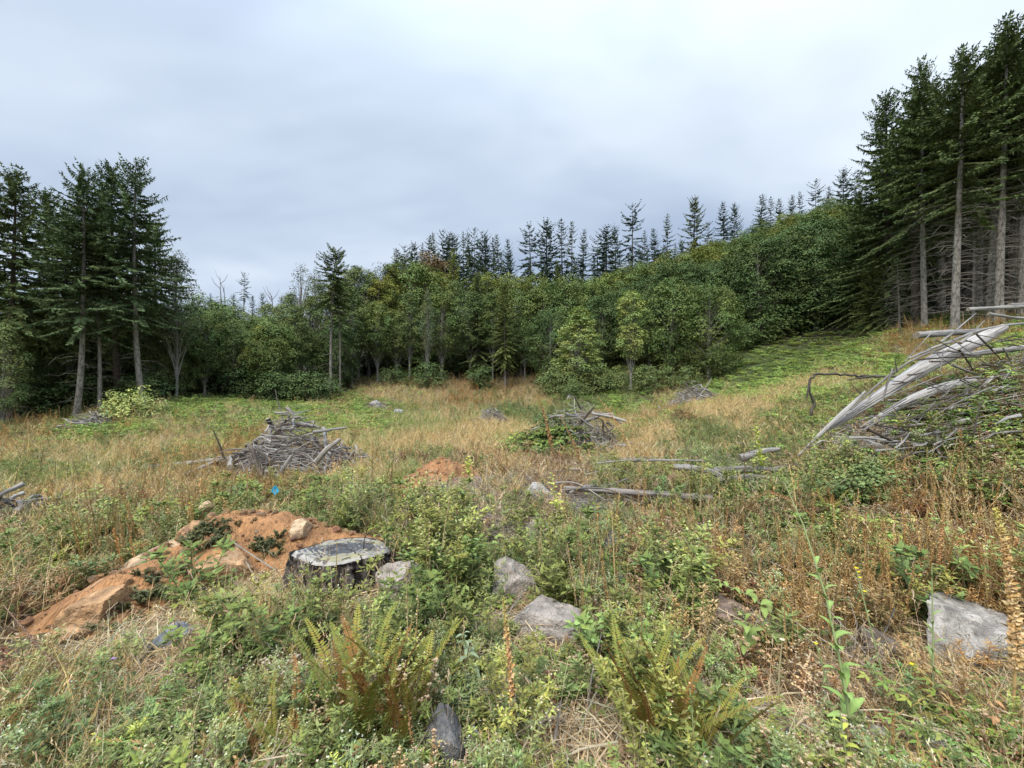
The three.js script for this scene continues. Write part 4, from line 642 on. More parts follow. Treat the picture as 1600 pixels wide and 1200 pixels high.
// bramble overgrown slash heap on the right
const D1 = 6.9;
{
  const t = thing('split_log', 'great weathered silver log split in two on the right slash heap', 'split log', at(1250, 708, D1));
  const o = at(1250, 708, D1), rel = (px, py, d = D1) => sub(at(px, py, d), o);
  const big = (pts, rs2, seed, flat) => { const c = new THREE.CatmullRomCurve3(pts.map((p) => V(...p))), P = [], rr = [], n = 110, mb = new MB(); for (let k = 0; k <= n; k++) { const q = c.getPointAt(k / n); P.push([q.x, q.y, q.z]); const f = k / n * (rs2.length - 1), i = Math.min(rs2.length - 2, Math.floor(f)); rr.push(lerp(rs2[i], rs2[i + 1], f - i)); }
    mb.tube(P, rr, 72, silver, { cap: [0.3, 0.26, 0.22], vl: 0.8, uw: 2, bump: (t2, a) => { const e = smooth(0.55, 0.0, t2); return 1 + 0.07 * noise3(Math.cos(a) * 1.5 + seed, t2 * 4, Math.sin(a) * 1.5) + (0.04 + e * 0.3) * noise3(Math.cos(a) * 4.5 + seed, t2 * 1.2, Math.sin(a) * 4.5) + e * 0.12 * noise3(Math.cos(a) * 10, t2 * 5, Math.sin(a) * 10) - smooth(0.12, 0, Math.abs(noise3(Math.cos(a) * 4 + seed, t2 * 0.9, Math.sin(a) * 4))) * (0.04 + 0.16 * e); }, col: (t2, a) => { const g = noise3(Math.cos(a) * 6 + seed, t2 * 3, Math.sin(a) * 6) + 0.4 * noise3(Math.cos(a) * 15, t2 * 2, Math.sin(a) * 15), e = smooth(0.6, 0.1, t2), crk = smooth(0.07, 0, Math.abs(noise3(Math.cos(a) * 4 + seed, t2 * 0.9, Math.sin(a) * 4))); return mixc(mixc(mixc([0.66, 0.64, 0.62], [0.36, 0.31, 0.28], clamp(0.25 + g * 0.7 * (0.4 + e))), [0.42, 0.3, 0.22], clamp(e * 0.6 * noise3(Math.cos(a) * 3, t2 * 7, seed))), [0.09, 0.075, 0.065], crk * (0.35 + 0.6 * e)); } });
    const g = mb.geo(true); return g; };
  mesh('main_trunk', big([rel(1288, 674, 6.72), rel(1310, 660, 6.75), rel(1370, 620, 6.85), rel(1440, 576, 7), rel(1500, 545, 7.2), rel(1568, 512, 7.5)], [0.02, 0.055, 0.08, 0.1, 0.12, 0.125, 0.12, 0.105, 0.07], 1), M.wood, t);
  mesh('split_limb', big([rel(1345, 668, 6.55), rel(1392, 641, 6.57), rel(1436, 619, 6.62), rel(1495, 600, 6.75), rel(1560, 588, 6.9)], [0.02, 0.06, 0.08, 0.07, 0.04], 4), M.wood, t);
  mesh('splinter', big([rel(1247, 712, 6.6), rel(1280, 680, 6.62), rel(1318, 644, 6.66), rel(1352, 612, 6.72)], [0.012, 0.03, 0.036, 0.018], 8), M.wood, t);
  for (const [a, b, r] of [[[1322, 648, 6.62], [1345, 640, 6.55], 0.012], [[1402, 582, 6.75], [1398, 560, 6.7], 0.015], [[1345, 615, 6.7], [1330, 600, 6.6], 0.012]]) mesh('snapped_twig', limb([rel(...a), rel(...b)], r, 0.004, greyWood, 31, { n: 4, sides: 6 }), M.wood, t);
}
const L = (name, label, pts, r0, r1, col, seed, o) => lying(name, label, name, pts.map((p) => at(...p)), r0, r1, col, seed, o);
L('log', 'pale round log end pointing left at the crest of the right slash heap', [[1432, 524, 7.4], [1480, 520, 7.6], [1540, 517, 7.9]], 0.062, 0.05, silver, 320);
L('log', 'straight log along the skyline top of the right slash heap', [[1513, 484, 7.6], [1560, 481, 7.7], [1640, 478, 7.9]], 0.034, 0.045, silver, 321);
L('log', 'short log above the skyline log at the right edge', [[1577, 478, 7.8], [1650, 474, 8]], 0.05, 0.05, greyWood, 322);
L('branch', 'long thin pole sloping down from the skyline log on the slash heap', [[1420, 560, 7], [1480, 535, 7.2], [1540, 514, 7.4], [1600, 505, 7.5]], 0.02, 0.026, silver, 323);
L('branch', 'thin branch below the skyline log, right side', [[1545, 490, 7.5], [1590, 497, 7.5], [1640, 496, 7.6]], 0.025, 0.03, silver, 324);
L('branch', 'slender branch curving along the top of the great split log', [[1330, 640, 6.6], [1375, 598, 6.75], [1420, 566, 6.9], [1480, 540, 7]], 0.013, 0.02, greyWood, 325);
L('branch', 'pale pole leaning steeply in front of the slash heap brambles', [[1432, 726, 5.6], [1480, 672, 5.8], [1520, 622, 6.0], [1550, 590, 6.2]], 0.017, 0.028, paleWood, 326);
L('branch', 'thick short pole crossing the leaning pale pole', [[1478, 664, 5.9], [1510, 640, 5.95], [1545, 608, 6.1]], 0.03, 0.036, silver, 327);
L('log', 'broken splintered log lying below the great split log', [[1350, 689, 5.9], [1378, 702, 5.8], [1400, 713, 5.75], [1432, 722, 5.75]], 0.062, 0.03, silver, 328, { rough: 0.35, sides: 14, n: 24 });
L('branch', 'dark bent branch arched over the dry grass left of the split log', [[1267, 648, 9.2], [1273, 630, 9.2], [1264, 608, 9.2], [1266, 592, 9.15], [1276, 584, 9.1], [1320, 585, 9], [1345, 588, 8.9], [1400, 587, 8.6]], 0.03, 0.022, [0.17, 0.145, 0.12], 329, { n: 36, rough: 0.4, sharp: true, wob: 0.12 });
L('branch', 'stub hanging from the dark bent branch', [[1266, 594, 9.15], [1262, 612, 9.1], [1260, 622, 9.1]], 0.03, 0.012, [0.15, 0.125, 0.105], 330);
L('branch', 'broken side twig under the dark bent branch', [[1372, 587, 8.8], [1335, 592, 8.75], [1323, 594, 8.75]], 0.03, 0.01, [0.17, 0.145, 0.12], 331);
const RS = rng(61);
for (let k = 0; k < 170; k++) { const px = 1330 + RS() * 290, py = 520 + RS() * 200, d = lerp(7.3, 5.2, clamp((py - 520) / 200)) - 0.3 - RS() * 0.3, a = (RS() - 0.42) * (RS() < 0.4 ? 2.6 : 1.2), l = (24 + RS() * RS() * 120); if (px < 1290 + (700 - py) * 0.9) continue;
  L('branch', 'grey branch lying among the brambles of the right slash heap', [[px, py, d], [px + l * 0.5 * Math.cos(a), py - l * 0.5 * Math.sin(a) - (RS() - 0.5) * 5, d - 0.05 + RS() * 0.2], [px + l * Math.cos(a), py - l * Math.sin(a), d + RS() * 0.4]], 0.006 + RS() * RS() * 0.02, 0.004 + RS() * 0.006, [silver, greyWood, darkWood][Math.floor(RS() * 3)], 400 + k, { group: 'grey branches on the right slash heap' }); }

// logs lying across the middle
L('log', 'long straight grey pole lying across the middle foreground', [[880, 762, 5.2], [960, 768, 5.12], [1040, 773, 5.05], [1112, 779, 5.0]], 0.03, 0.046, [0.36, 0.32, 0.29], 340, { n: 26 });
L('log', 'grey forked log behind the long lying pole', [[1052, 730, 6.1], [1090, 732, 6.0], [1118, 740, 5.95], [1135, 750, 5.9]], 0.045, 0.04, silver, 341);
L('log', 'straight weathered log lying right behind the forked log', [[1115, 736, 6.1], [1160, 733, 6.1], [1214, 735, 6.1]], 0.055, 0.045, greyWood, 342);
L('log', 'short grey log under the forked log', [[1120, 752, 5.8], [1165, 745, 5.85], [1210, 747, 5.9]], 0.045, 0.03, greyWood, 343);
L('log', 'grey flat slab of wood behind the straight weathered log', [[1156, 716, 7.2], [1190, 706, 7.2], [1216, 702, 7.3]], 0.07, 0.04, silver, 344);
L('branch', 'thin grey pole lying in the grass left of the forked log', [[985, 720, 7.2], [1030, 719, 7.3], [1100, 720, 7.4]], 0.022, 0.015, silver, 345);
L('branch', 'pale thin branch lying behind the long pole on the left', [[930, 724, 7], [960, 721, 7], [1000, 717, 7.2]], 0.015, 0.01, paleWood, 346);
L('branch', 'grey forked twig lying on the long pole', [[912, 759, 5.9], [950, 758, 5.9], [985, 746, 6]], 0.018, 0.012, greyWood, 347);
L('branch', 'grey stick half hidden in dead weeds right of centre', [[1240, 866, 4.1], [1290, 872, 4], [1345, 876, 3.9]], 0.025, 0.018, greyWood, 348);
L('log', 'grey log half hidden in rust coloured weeds at the right', [[1352, 878, 3.9], [1440, 880, 3.8], [1560, 886, 3.6]], 0.025, 0.034, greyWood, 349);
L('branch', 'dark stick standing aslant in the right bushes', [[1318, 790, 4.5], [1335, 815, 4.4], [1342, 830, 4.35]], 0.016, 0.012, greyWood, 350);
L('branch', 'lichen covered stick lying at the lower right', [[1100, 1122, 1.95], [1130, 1120, 1.95], [1180, 1118, 1.95], [1232, 1108, 1.97]], 0.013, 0.009, [0.34, 0.31, 0.28], 351);
L('branch', 'thin bent grey twig standing below the large pale rock', [[1335, 1020, 2.4], [1380, 990, 2.4], [1398, 950, 2.4]], 0.006, 0.004, greyWood, 352);
L('branch', 'thin pale stick stuck upright near the lower middle', [[858, 1200, 1.65], [868, 1150, 1.7], [876, 1095, 1.75]], 0.006, 0.004, paleWood, 353);
L('branch', 'white peeled stick standing left of the right fern', [[918, 1120, 1.9], [924, 1060, 1.9], [940, 990, 1.95]], 0.006, 0.003, paleWood, 354);
L('branch', 'left one of two pale sticks leaning on the flat faced boulder', [[362, 842, 3.8], [385, 878, 3.4], [410, 925, 3.15]], 0.007, 0.006, [0.5, 0.42, 0.33], 355);
L('branch', 'right one of two pale sticks leaning on the flat faced boulder', [[355, 840, 3.8], [395, 868, 3.4], [432, 892, 3.2]], 0.008, 0.006, [0.5, 0.42, 0.33], 356);
L('branch', 'dark twig standing on the edge of the stump top', [[568, 858, 2.95], [571, 838, 2.95], [582, 830, 2.95]], 0.004, 0.002, darkWood, 357);
L('branch', 'grey twig lying in the weeds by the pinkish rock', [[790, 856, 3.9], [812, 832, 4.1], [838, 808, 4.3]], 0.01, 0.007, silver, 358);
L('branch', 'thin white stick leaning over the angular boulder', [[755, 1010, 2.5], [800, 950, 2.6], [832, 902, 2.75]], 0.006, 0.004, paleWood, 359);

L('log', 'pale pole lying over the top of the overgrown brush pile', [[925, 646, 10.6], [952, 651, 10.5], [978, 658, 10.4]], 0.04, 0.035, paleWood, 370);
L('branch', 'dark root stub standing on the overgrown brush pile', [[900, 668, 10.7], [916, 650, 10.7], [928, 636, 10.7]], 0.05, 0.02, darkWood, 371);
L('branch', 'thin dark branch sticking up from the left of the overgrown brush pile', [[908, 640, 10.8], [903, 630, 10.8], [897, 620, 10.8]], 0.03, 0.012, darkWood, 372);
{ // crumbled clods and pebbles on the mounds
  const R = rng(88), list = [], g = rock(150, 1, 0.8, 1, [0.5, 0.27, 0.13], { detail: 2, cuts: 8 });
  const im = new THREE.InstancedMesh(g, M.rock, 1500);
  for (let k = 0; k < 1500; k++) { const big = k < 700, e = mounds[Math.floor(R() * mounds.length)], a = R() * 6.28, rr = e[2] * (0.3 + R() * 1.05), x = e[0] + Math.cos(a) * rr, z = e[1] + Math.sin(a) * rr, s = 0.005 + R() ** 5 * 0.035, hit = moundTop(x, z); im.setMatrixAt(k, new THREE.Matrix4().compose(V(x, hit + s * 0.3, z), new THREE.Quaternion().setFromEuler(new THREE.Euler(R() * 6, R() * 6, R() * 6)), V(s, s, s))); const b = 1.1 + R() * 0.7; im.setColorAt(k, new THREE.Color().setRGB(b, b * (0.95 + R() * 0.2), b * (0.9 + R() * 0.4))); }
  im.name = 'dirt_clods'; im.castShadow = im.receiveShadow = true; scene.add(im); tag(im, 'crumbled orange clods and pebbles scattered on the dirt mounds', 'dirt clods', null, 'stuff');
}

L('log', 'weathered grey log lying across the face of the right slash heap', [[1440, 640, 6.3], [1500, 628, 6.4], [1580, 600, 6.5], [1640, 585, 6.6]], 0.05, 0.065, greyWood, 373, { rough: 0.25, sides: 14, n: 24 });
L('log', 'dark log end low on the right slash heap near the frame edge', [[1545, 700, 5.2], [1590, 690, 5.3], [1660, 680, 5.4]], 0.045, 0.05, [0.2, 0.16, 0.13], 374, { rough: 0.25, sides: 14, n: 20 });
L('log', 'pale log half buried in brambles under the skyline log', [[1500, 556, 7.05], [1560, 548, 7.1], [1640, 540, 7.2]], 0.05, 0.06, silver, 375, { rough: 0.2, sides: 14, n: 20 });
L('branch', 'upright broken stub in the middle of the right slash heap', [[1500, 640, 6.1], [1508, 620, 6.1], [1512, 606, 6.12]], 0.03, 0.018, greyWood, 376);
for (let k = 0; k < 60; k++) { const c = k % 2 ? [1050 + RS() * 180, 700 + RS() * 65] : [840 + RS() * 180, 700 + RS() * 110], b = ground(c[0], c[1]), a = (RS() - 0.5) * 1.6, l = 0.25 + RS() * 0.8, y = b[1] + 0.1 + RS() * 0.22;
  lying('branch', 'grey branch in the tangle of dead wood by the middle logs', 'branch', [[b[0], y, b[2]], [b[0] + l * 0.5 * Math.cos(a), y + (RS() - 0.4) * 0.2, b[2] + l * 0.4 * Math.sin(a)], [b[0] + l * Math.cos(a), y + (RS() - 0.5) * 0.3, b[2] + l * Math.sin(a)]], 0.006 + RS() * 0.014, 0.004, [silver, greyWood, paleWood][Math.floor(RS() * 3)], 600 + k, { group: 'grey branches tangled round the middle logs', sides: 6, n: 8 }); }

{ // dense tangle of thin sticks bedded in the brambles of the heap
  const R = rng(303), o = ground(1480, 640), t = thing('brush_pile', 'tangle of grey sticks bedded in the brambles of the right slash heap', 'brush pile', [o[0], o[1], o[2]]);
  const place = () => { let c, px, py; do { px = 1300 + R() * 320; py = 530 + R() * 200; } while (px < 1270 + (720 - py) * 0.95); c = ground(px, py); const a = R() * 6.283, e = 0.12; return [[c[0] - o[0], c[1] - o[1] + 0.04 + R() * 0.3, c[2] - o[2]], norm([Math.cos(a), (R() - 0.4) * 0.6 + 0.25 * Math.cos(a), Math.sin(a) * 0.7])]; };
  for (let k = 0; k < 120; k++) { const [p, dr] = place(); stickAt(t, p, dr, 0.4 + R() * R() * 1.3, 0.35 + R() * R() * 1.2, Math.floor(R() * 8)); }
  const tw = mesh('twigs', twigMass(R, 1500, place, 0.5, 0.005, [[0.4, 0.37, 0.34], [0.5, 0.47, 0.44], [0.24, 0.19, 0.16], [0.3, 0.22, 0.16]]), M.twig, t); tw.userData.kind = 'stuff';
}

// ---------------------------------------------------------------- single plants in the foreground
function bladeLeaf(seed, L, W, curl, col, tooth = 0) {   // one broad leaf: midrib fold, curl, wavy or toothed edge
  const R = rng(seed), mb = new MB(), N = 10, rows = [], c2 = mul(col, 1.25);
  for (let k = 0; k <= N; k++) {
    const t = k / N, w = W * 0.5 * Math.pow(Math.sin(Math.PI * Math.min(1, 0.06 + t * 0.94)), 0.75) * (1 + tooth * (k % 2 ? 0.5 : -0.3)), y = L * (0.25 * t - curl * t * t), z = L * t * (1 - 0.25 * curl * t), row = [];
    for (let j = -1; j <= 1; j++) row.push(mb.v([j * w + (R() - 0.5) * 0.06 * W, y + Math.abs(j) * w * 0.35 + (R() - 0.5) * 0.05 * W, z], [0, 1, 0], j ? mul(col, 0.85 + R() * 0.3) : c2));
    if (k) { const p = rows[k - 1]; for (let j = 0; j < 2; j++) mb.i.push(p[j], row[j], row[j + 1], p[j], row[j + 1], p[j + 1]); }
    rows.push(row);
  }
  return mb.geo(true);
}
function frond(seed, L, n, cols, droop, pin = 0.095) {    // sword fern frond along +z, rising in +y
  const R = rng(seed), mb = new MB(), p = [], tw = (R() - 0.5) * 0.5;
  for (let k = 0; k <= 10; k++) { const t = k / 10; p.push([Math.sin(t * 2.4 + seed * 1.7) * 0.09 * t * (seed % 2 ? 1 : -1), L * (0.98 * t - droop * t * t * t), L * (0.16 * t + droop * 1.1 * t * t)]); }
  mb.tube(p, p.map((_, k) => 0.005 * (1 - k / 13)), 4, mul(cols[2], 0.7));
  for (let k = 0; k < n; k++) {
    const t = 0.1 + 0.9 * k / n, q = pathAt(p, t), d = norm(sub(pathAt(p, Math.min(1, t + 0.05)), pathAt(p, t - 0.05))), s = [Math.cos(tw * t), 0, Math.sin(tw * t)], l = pin * Math.min(1, 0.5 + t * 3) * Math.pow(1 - t, 0.55) + 0.004, nn = norm(cross(d, s));
    for (const e of [-1, 1]) { if (R() < 0.03) continue; const c = jit(R, R() < 0.2 ? cols[1] : cols[0], 0.2), dd = norm(add(add(mul(s, e), d, 0.22 + R() * 0.15), nn, 0.12 + (R() - 0.5) * 0.3)); mb.leaf(q, dd, nn, l * (0.9 + R() * 0.2), 0.019 * Math.min(1, 0.5 + l / pin), c, jit(R, cols[R() < 0.3 ? 1 : 0], 0.15), 0.15, 0.3); }
  }
  return mb.geo();
}
const fernGreen = [[0.185, 0.225, 0.052], [0.28, 0.24, 0.055], [0.3, 0.24, 0.08]], fernOlive = [[0.29, 0.29, 0.06], [0.33, 0.24, 0.06], [0.3, 0.22, 0.08]], fernRust = [[0.34, 0.18, 0.06], [0.3, 0.13, 0.05], [0.28, 0.15, 0.07]], fernDead = [[0.19, 0.085, 0.05], [0.34, 0.24, 0.17], [0.2, 0.1, 0.06]];
const fronds = [frond(1, 1, 40, fernGreen, 0.12), frond(2, 1, 44, fernGreen, 0.2, 0.105), frond(3, 1, 40, fernOlive, 0.15), frond(4, 1, 42, fernRust, 0.1), frond(5, 1, 40, fernDead, 0.75), frond(6, 1, 40, fernOlive, 0.08, 0.1)];
function fern(label, px, py, n, h, spread, seed, lean = 0, aim = null) {
  const R = rng(seed), b = ground(px, py), t = thing('sword_fern', label, 'fern', [b[0], b[1] - 0.02, b[2]]);
  clear(b[0], b[2], 0.13);
  for (let k = 0; k < n; k++) {
    const dead = R() < 0.16, v = dead ? 4 : [0, 1, 2, 5, 2, 3, 1, 5, 3, 0][Math.floor(R() * 10)], m = mesh('frond', fronds[v], M.leaf, t), a = aim === null ? k / n * 6.283 + R() : aim + (R() - 0.5) * 2, tilt = dead ? 0.7 + R() * 0.7 : 0.05 + R() * spread, s = h * (0.55 + R() * 0.55) * (dead ? 0.75 : 1);
    m.rotation.set(tilt, 0, 0); m.rotation.order = 'YXZ'; m.rotation.y = a; m.rotation.z = (R() - 0.5) * 0.3 + lean; m.scale.set(s * 0.85, s, s); m.position.set((R() - 0.5) * 0.3 * h / 0.66, 0, (R() - 0.5) * 0.2 * h / 0.66);
  }
  return t;
}
fern('large green and rust sword fern in front of the stump', 595, 1160, 64, 0.66, 0.3, 1);
fern('low sword fern sprawling left of the large one', 430, 1200, 28, 0.42, 0.8, 2, 0, 3.9);
fern('tall sword fern standing right of the middle', 1035, 1175, 60, 0.7, 0.26, 3);
fern('small sword fern in the weeds right of the stump', 700, 985, 9, 0.2, 0.5, 4);
fern('small yellowing fern in the bushes under the slash heap', 1300, 812, 16, 0.5, 0.8, 5);
fern('small green fern at the lower edge beside the tall fern', 1120, 1185, 10, 0.22, 0.9, 6);

function seedStalk(label, pts, w, n, cols, seed, o = {}) {   // dried foxglove: bare stem below, open husks above
  const R = rng(seed), b = pts[0], t = thing('foxglove_stalk', label, 'dry plant', b), p = pts.map((q) => sub(q, b)), st = new MB(), hd = new MB();
  st.tube(p, p.map((_, k) => lerp(o.r ?? 0.005, 0.002, k / (p.length - 1))), 6, mul(cols[0], 0.85)); mesh('stem', st.geo(), M.twig, t);
  for (let k = 0; k < n; k++) {
    const f = k / n, s = lerp(o.from ?? 0.25, 1, f), q = pathAt(p, s), a = k * 2.4 + R() * 0.6, u = norm(sub(pathAt(p, Math.min(1, s + 0.05)), pathAt(p, s - 0.05))), x = norm(cross(u, [0.2, 0.1, 1])), y = cross(u, x), d = norm(add(add(mul(x, Math.cos(a)), y, Math.sin(a)), u, 0.15 + R() * 0.5 + f * 0.8)), c = mixc(cols[Math.floor(R() * 2)], cols[2], smooth(0.65, 1, f)), z = w * (1.1 - 0.6 * f) * (0.7 + R() * 0.5), base = add(q, d, z * 0.15), e1 = norm(cross(d, [0.3, 1, 0.2])), e2 = cross(d, e1);
    for (let j = 0; j < 4; j++) { const g = j * 1.571 + R() * 0.5, l = norm(add(add(mul(d, 0.9), e1, Math.cos(g) * 0.6), e2, Math.sin(g) * 0.6)); hd.leaf(base, l, norm(add(mul(d, -0.5), e1, Math.cos(g))), z * (0.7 + R() * 0.3), z * 0.42, jit(R, c, 0.22), jit(R, mul(c, 1.15), 0.2), 0.3, 0.5); }
  }
  mesh('seed_head', hd.geo(), M.dry, t);
  return t;
}
const husk = [[0.56, 0.32, 0.15], [0.66, 0.42, 0.22], [0.46, 0.44, 0.13]], huskTan = [[0.55, 0.36, 0.16], [0.62, 0.45, 0.24], [0.55, 0.48, 0.16]], huskRust = [[0.4, 0.23, 0.11], [0.47, 0.3, 0.14], [0.45, 0.33, 0.1]];
const A = (...q) => q.map((p) => at(...p));
seedStalk('tall orange dried foxglove stalk in the lower middle', A([806, 1290, 1.72], [802, 1150, 1.72], [797, 1040, 1.74], [786, 935, 1.76]), 0.03, 150, husk, 1, { from: 0.2 });
seedStalk('shorter dried foxglove stalk in front of the large fern', A([652, 1290, 1.62], [645, 1180, 1.63], [632, 1055, 1.66]), 0.02, 70, husk, 2, { from: 0.25 });
seedStalk('thick tan dried foxglove stalk in front of the large pale rock', A([1582, 1140, 1.75], [1588, 1000, 1.75], [1575, 880, 1.78], [1556, 795, 1.8]), 0.034, 190, huskTan, 3, { from: 0.22, r: 0.007 });
seedStalk('thin orange stalk standing left before the overgrown brush pile', A([868, 765, 4.3], [862, 700, 4.3], [853, 655, 4.3], [840, 618, 4.3]), 0.034, 60, huskRust, 4, { from: 0.35 });
seedStalk('orange stalk leaning before the middle of the overgrown brush pile', A([914, 750, 4.6], [900, 700, 4.6], [876, 650, 4.6]), 0.032, 50, huskRust, 5, { from: 0.3 });
seedStalk('orange stalk leaning before the right of the overgrown brush pile', A([990, 720, 4.8], [970, 670, 4.8], [933, 618, 4.8]), 0.03, 46, husk, 6, { from: 0.3 });
seedStalk('bent dry seed head drooping to the right above dead weeds', A([1196, 830, 3.1], [1182, 780, 3.1], [1200, 767, 3.1], [1240, 782, 3.1], [1278, 812, 3.1]), 0.018, 80, huskRust, 7, { from: 0.5, r: 0.003 });
seedStalk('yellow tipped orange stalk standing in the rust coloured weeds', A([1468, 930, 2.7], [1470, 860, 2.7], [1475, 788, 2.7]), 0.022, 70, husk, 8, { from: 0.3 });
seedStalk('leaning pinkish brown seed head at the left frame edge', A([120, 1075, 2.0], [60, 1010, 2.0], [5, 945, 2.0]), 0.016, 80, [[0.4, 0.26, 0.19], [0.46, 0.32, 0.24], [0.42, 0.3, 0.2]], 9, { from: 0.2, r: 0.003 });
seedStalk('left one of two short pale orange stalks in the middle weeds', A([955, 905, 3.2], [953, 860, 3.2], [948, 828, 3.2]), 0.012, 36, huskTan, 10, { from: 0.3, r: 0.003 });
seedStalk('right one of two short pale orange stalks in the middle weeds', A([960, 905, 3.2], [963, 865, 3.2], [966, 836, 3.2]), 0.012, 34, huskTan, 11, { from: 0.3, r: 0.003 });
const stalkR = rng(99);
for (let k = 0; k < 70; k++) {                    // dark dry stalks out in the meadow
  const px = [300 + stalkR() * 250, 560 + stalkR() * 300, 1040 + stalkR() * 260, 20 + stalkR() * 250][k % 4], py = k % 3 ? 660 + stalkR() * 60 : 740 + stalkR() * 60, b = ground(px, py), h = 0.5 + stalkR() * 0.5; if (b.d < 5) continue;
  seedStalk('dark dry stalk standing above the grass of the meadow', [[b[0], b[1], b[2]], [b[0] + 0.02, b[1] + h * 0.6, b[2]], [b[0] + (stalkR() - 0.5) * 0.2, b[1] + h, b[2]]], 0.024, 26, [[0.2, 0.13, 0.07], [0.26, 0.17, 0.08], [0.3, 0.22, 0.1]], 200 + k, { from: 0.35 }).userData.group = 'dark dry stalks standing in the meadow';
}

const leafKinds = { lettuce: [0, 1, 2].map((k) => bladeLeaf(500 + k, 1, 0.3, 0.45 + k * 0.15, [0.25, 0.36, 0.11], 0.25)), broad: [0, 1, 2].map((k) => bladeLeaf(510 + k, 1, 0.5, 0.5 + k * 0.2, [0.22, 0.29, 0.085])), narrow: [0, 1].map((k) => bladeLeaf(520 + k, 1, 0.16, 0.6, [0.24, 0.31, 0.12])), lime: [0, 1].map((k) => bladeLeaf(530 + k, 1, 0.42, 0.5, [0.46, 0.5, 0.1])), yellow: [0, 1].map((k) => bladeLeaf(540 + k, 1, 0.36, 0.6, [0.62, 0.46, 0.06])), brown: [0, 1].map((k) => bladeLeaf(550 + k, 1, 0.55, 0.9, [0.42, 0.24, 0.12])), sagey: [0, 1].map((k) => bladeLeaf(560 + k, 1, 0.3, 0.6, [0.26, 0.32, 0.19], 0.3)) };
function leafPlant(name, label, pts, kind, n, L, seed, o = {}) {
  const R = rng(seed), b = pts[0], t = thing(name, label, o.cat ?? 'plant', b), p = pts.map((q) => sub(q, b)), st = new MB(), ks = leafKinds[kind];
  st.tube(p, p.map((_, k) => lerp(o.r ?? 0.005, 0.002, k / (p.length - 1))), 6, o.stem ?? [0.3, 0.36, 0.16]); mesh('stem', st.geo(), M.twig, t);
  for (let k = 0; k < n; k++) { const f = (k + 0.5) / n, s = lerp(o.from ?? 0.02, o.to ?? 0.95, f), m = mesh('leaf', ks[k % ks.length], M.leaf, t), q = pathAt(p, s), z = L * lerp(o.low ?? 1.1, 0.45, f) * (0.75 + R() * 0.5); m.position.set(...q); m.rotation.order = 'YXZ'; m.rotation.set(-(o.up ?? 0.5) + (R() - 0.5) * 0.5, k * 2.4 + R() * 0.8, (R() - 0.5) * 0.5); m.scale.set(z, z, z); }
  if (o.flower) for (let k = 0; k < (o.flowers ?? 3); k++) { const g = new MB(), N = o.petals ?? 12; for (let j = 0; j < N; j++) { const a = j / N * 6.283; g.leaf([0, 0, 0], norm([Math.cos(a), o.cup ?? 0.5, Math.sin(a)]), norm([-Math.cos(a) * 0.5, 1, -Math.sin(a) * 0.5]), o.fr ?? 0.012, (o.fr ?? 0.012) * 0.45, jit(R, o.flower, 0.15)); } const m = mesh('flower', g.geo(), M.dry, t), q = add(pathAt(p, 1 - k * 0.07), [(R() - 0.5) * 0.08 * (k ? 1 : 0), 0.005 + (k ? R() * 0.03 : 0), (R() - 0.5) * 0.06 * (k ? 1 : 0)]); m.position.set(...q); }
  return t;
}
leafPlant('wild_lettuce', 'tall green wild lettuce leaning left, with toothed leaves low on its stem', A([1335, 1175, 1.75], [1318, 1060, 1.78], [1290, 930, 1.85], [1255, 820, 1.95], [1226, 755, 2.05]), 'lettuce', 20, 0.12, 1, { to: 0.62, r: 0.007, up: 0.9 });
leafPlant('wild_lettuce', 'thin upright wild lettuce left of the large pale rock', A([1458, 1135, 1.9], [1458, 1010, 1.9], [1456, 885, 1.92]), 'narrow', 16, 0.1, 2, { up: 0.9 });
leafPlant('hawkweed', 'thin stemmed yellow flower right of the tall wild lettuce', A([1385, 1075, 2.1], [1360, 980, 2.15], [1338, 890, 2.2]), 'narrow', 10, 0.07, 3, { flower: [0.75, 0.62, 0.03], flowers: 4, fr: 0.014, cat: 'flower' });
leafPlant('hawkweed', 'single yellow flower low in front of the large pale rock', A([1420, 1110, 1.95], [1424, 1040, 1.97]), 'narrow', 7, 0.06, 4, { flower: [0.75, 0.62, 0.03], flowers: 1, fr: 0.014, cat: 'flower' });
leafPlant('hawkweed', 'small yellow flower beside the leaves of the tall wild lettuce', A([1300, 1090, 1.9], [1275, 1008, 1.92]), 'narrow', 7, 0.06, 14, { flower: [0.75, 0.62, 0.03], flowers: 1, fr: 0.012, cat: 'flower' });
leafPlant('leafy_weed', 'bright broad leaved weed leaning in from the right of the tall fern', A([1215, 965, 2.5], [1170, 930, 2.45], [1105, 903, 2.4]), 'broad', 12, 0.09, 5, { up: 0.6 });
leafPlant('leafy_weed', 'grey green rosette weed on the reddish flat rock', A([1172, 1030, 2.25], [1168, 990, 2.25], [1162, 955, 2.25]), 'broad', 8, 0.12, 6, { up: 0.8 });
leafPlant('leafy_weed', 'bright leaved weed at the bottom edge right of the tall fern', A([1098, 1230, 1.55], [1085, 1160, 1.56], [1078, 1075, 1.6]), 'broad', 12, 0.055, 7, { up: 0.6 });
leafPlant('leafy_weed', 'yellow green leafy weed under the tall wild lettuce', A([1330, 1250, 1.55], [1322, 1180, 1.56], [1312, 1110, 1.58]), 'lime', 14, 0.07, 8, { up: 0.6 });
leafPlant('leafy_weed', 'lobed green leaves under the large pale rock', A([1520, 1150, 1.85], [1515, 1110, 1.85], [1512, 1080, 1.85]), 'broad', 9, 0.09, 9, { up: 0.3 });
leafPlant('leafy_weed', 'brown withered leaves at the bottom right corner', A([1575, 1230, 1.65], [1565, 1150, 1.66], [1550, 1085, 1.7]), 'brown', 14, 0.07, 10, { up: 0.3, stem: [0.3, 0.18, 0.1] });
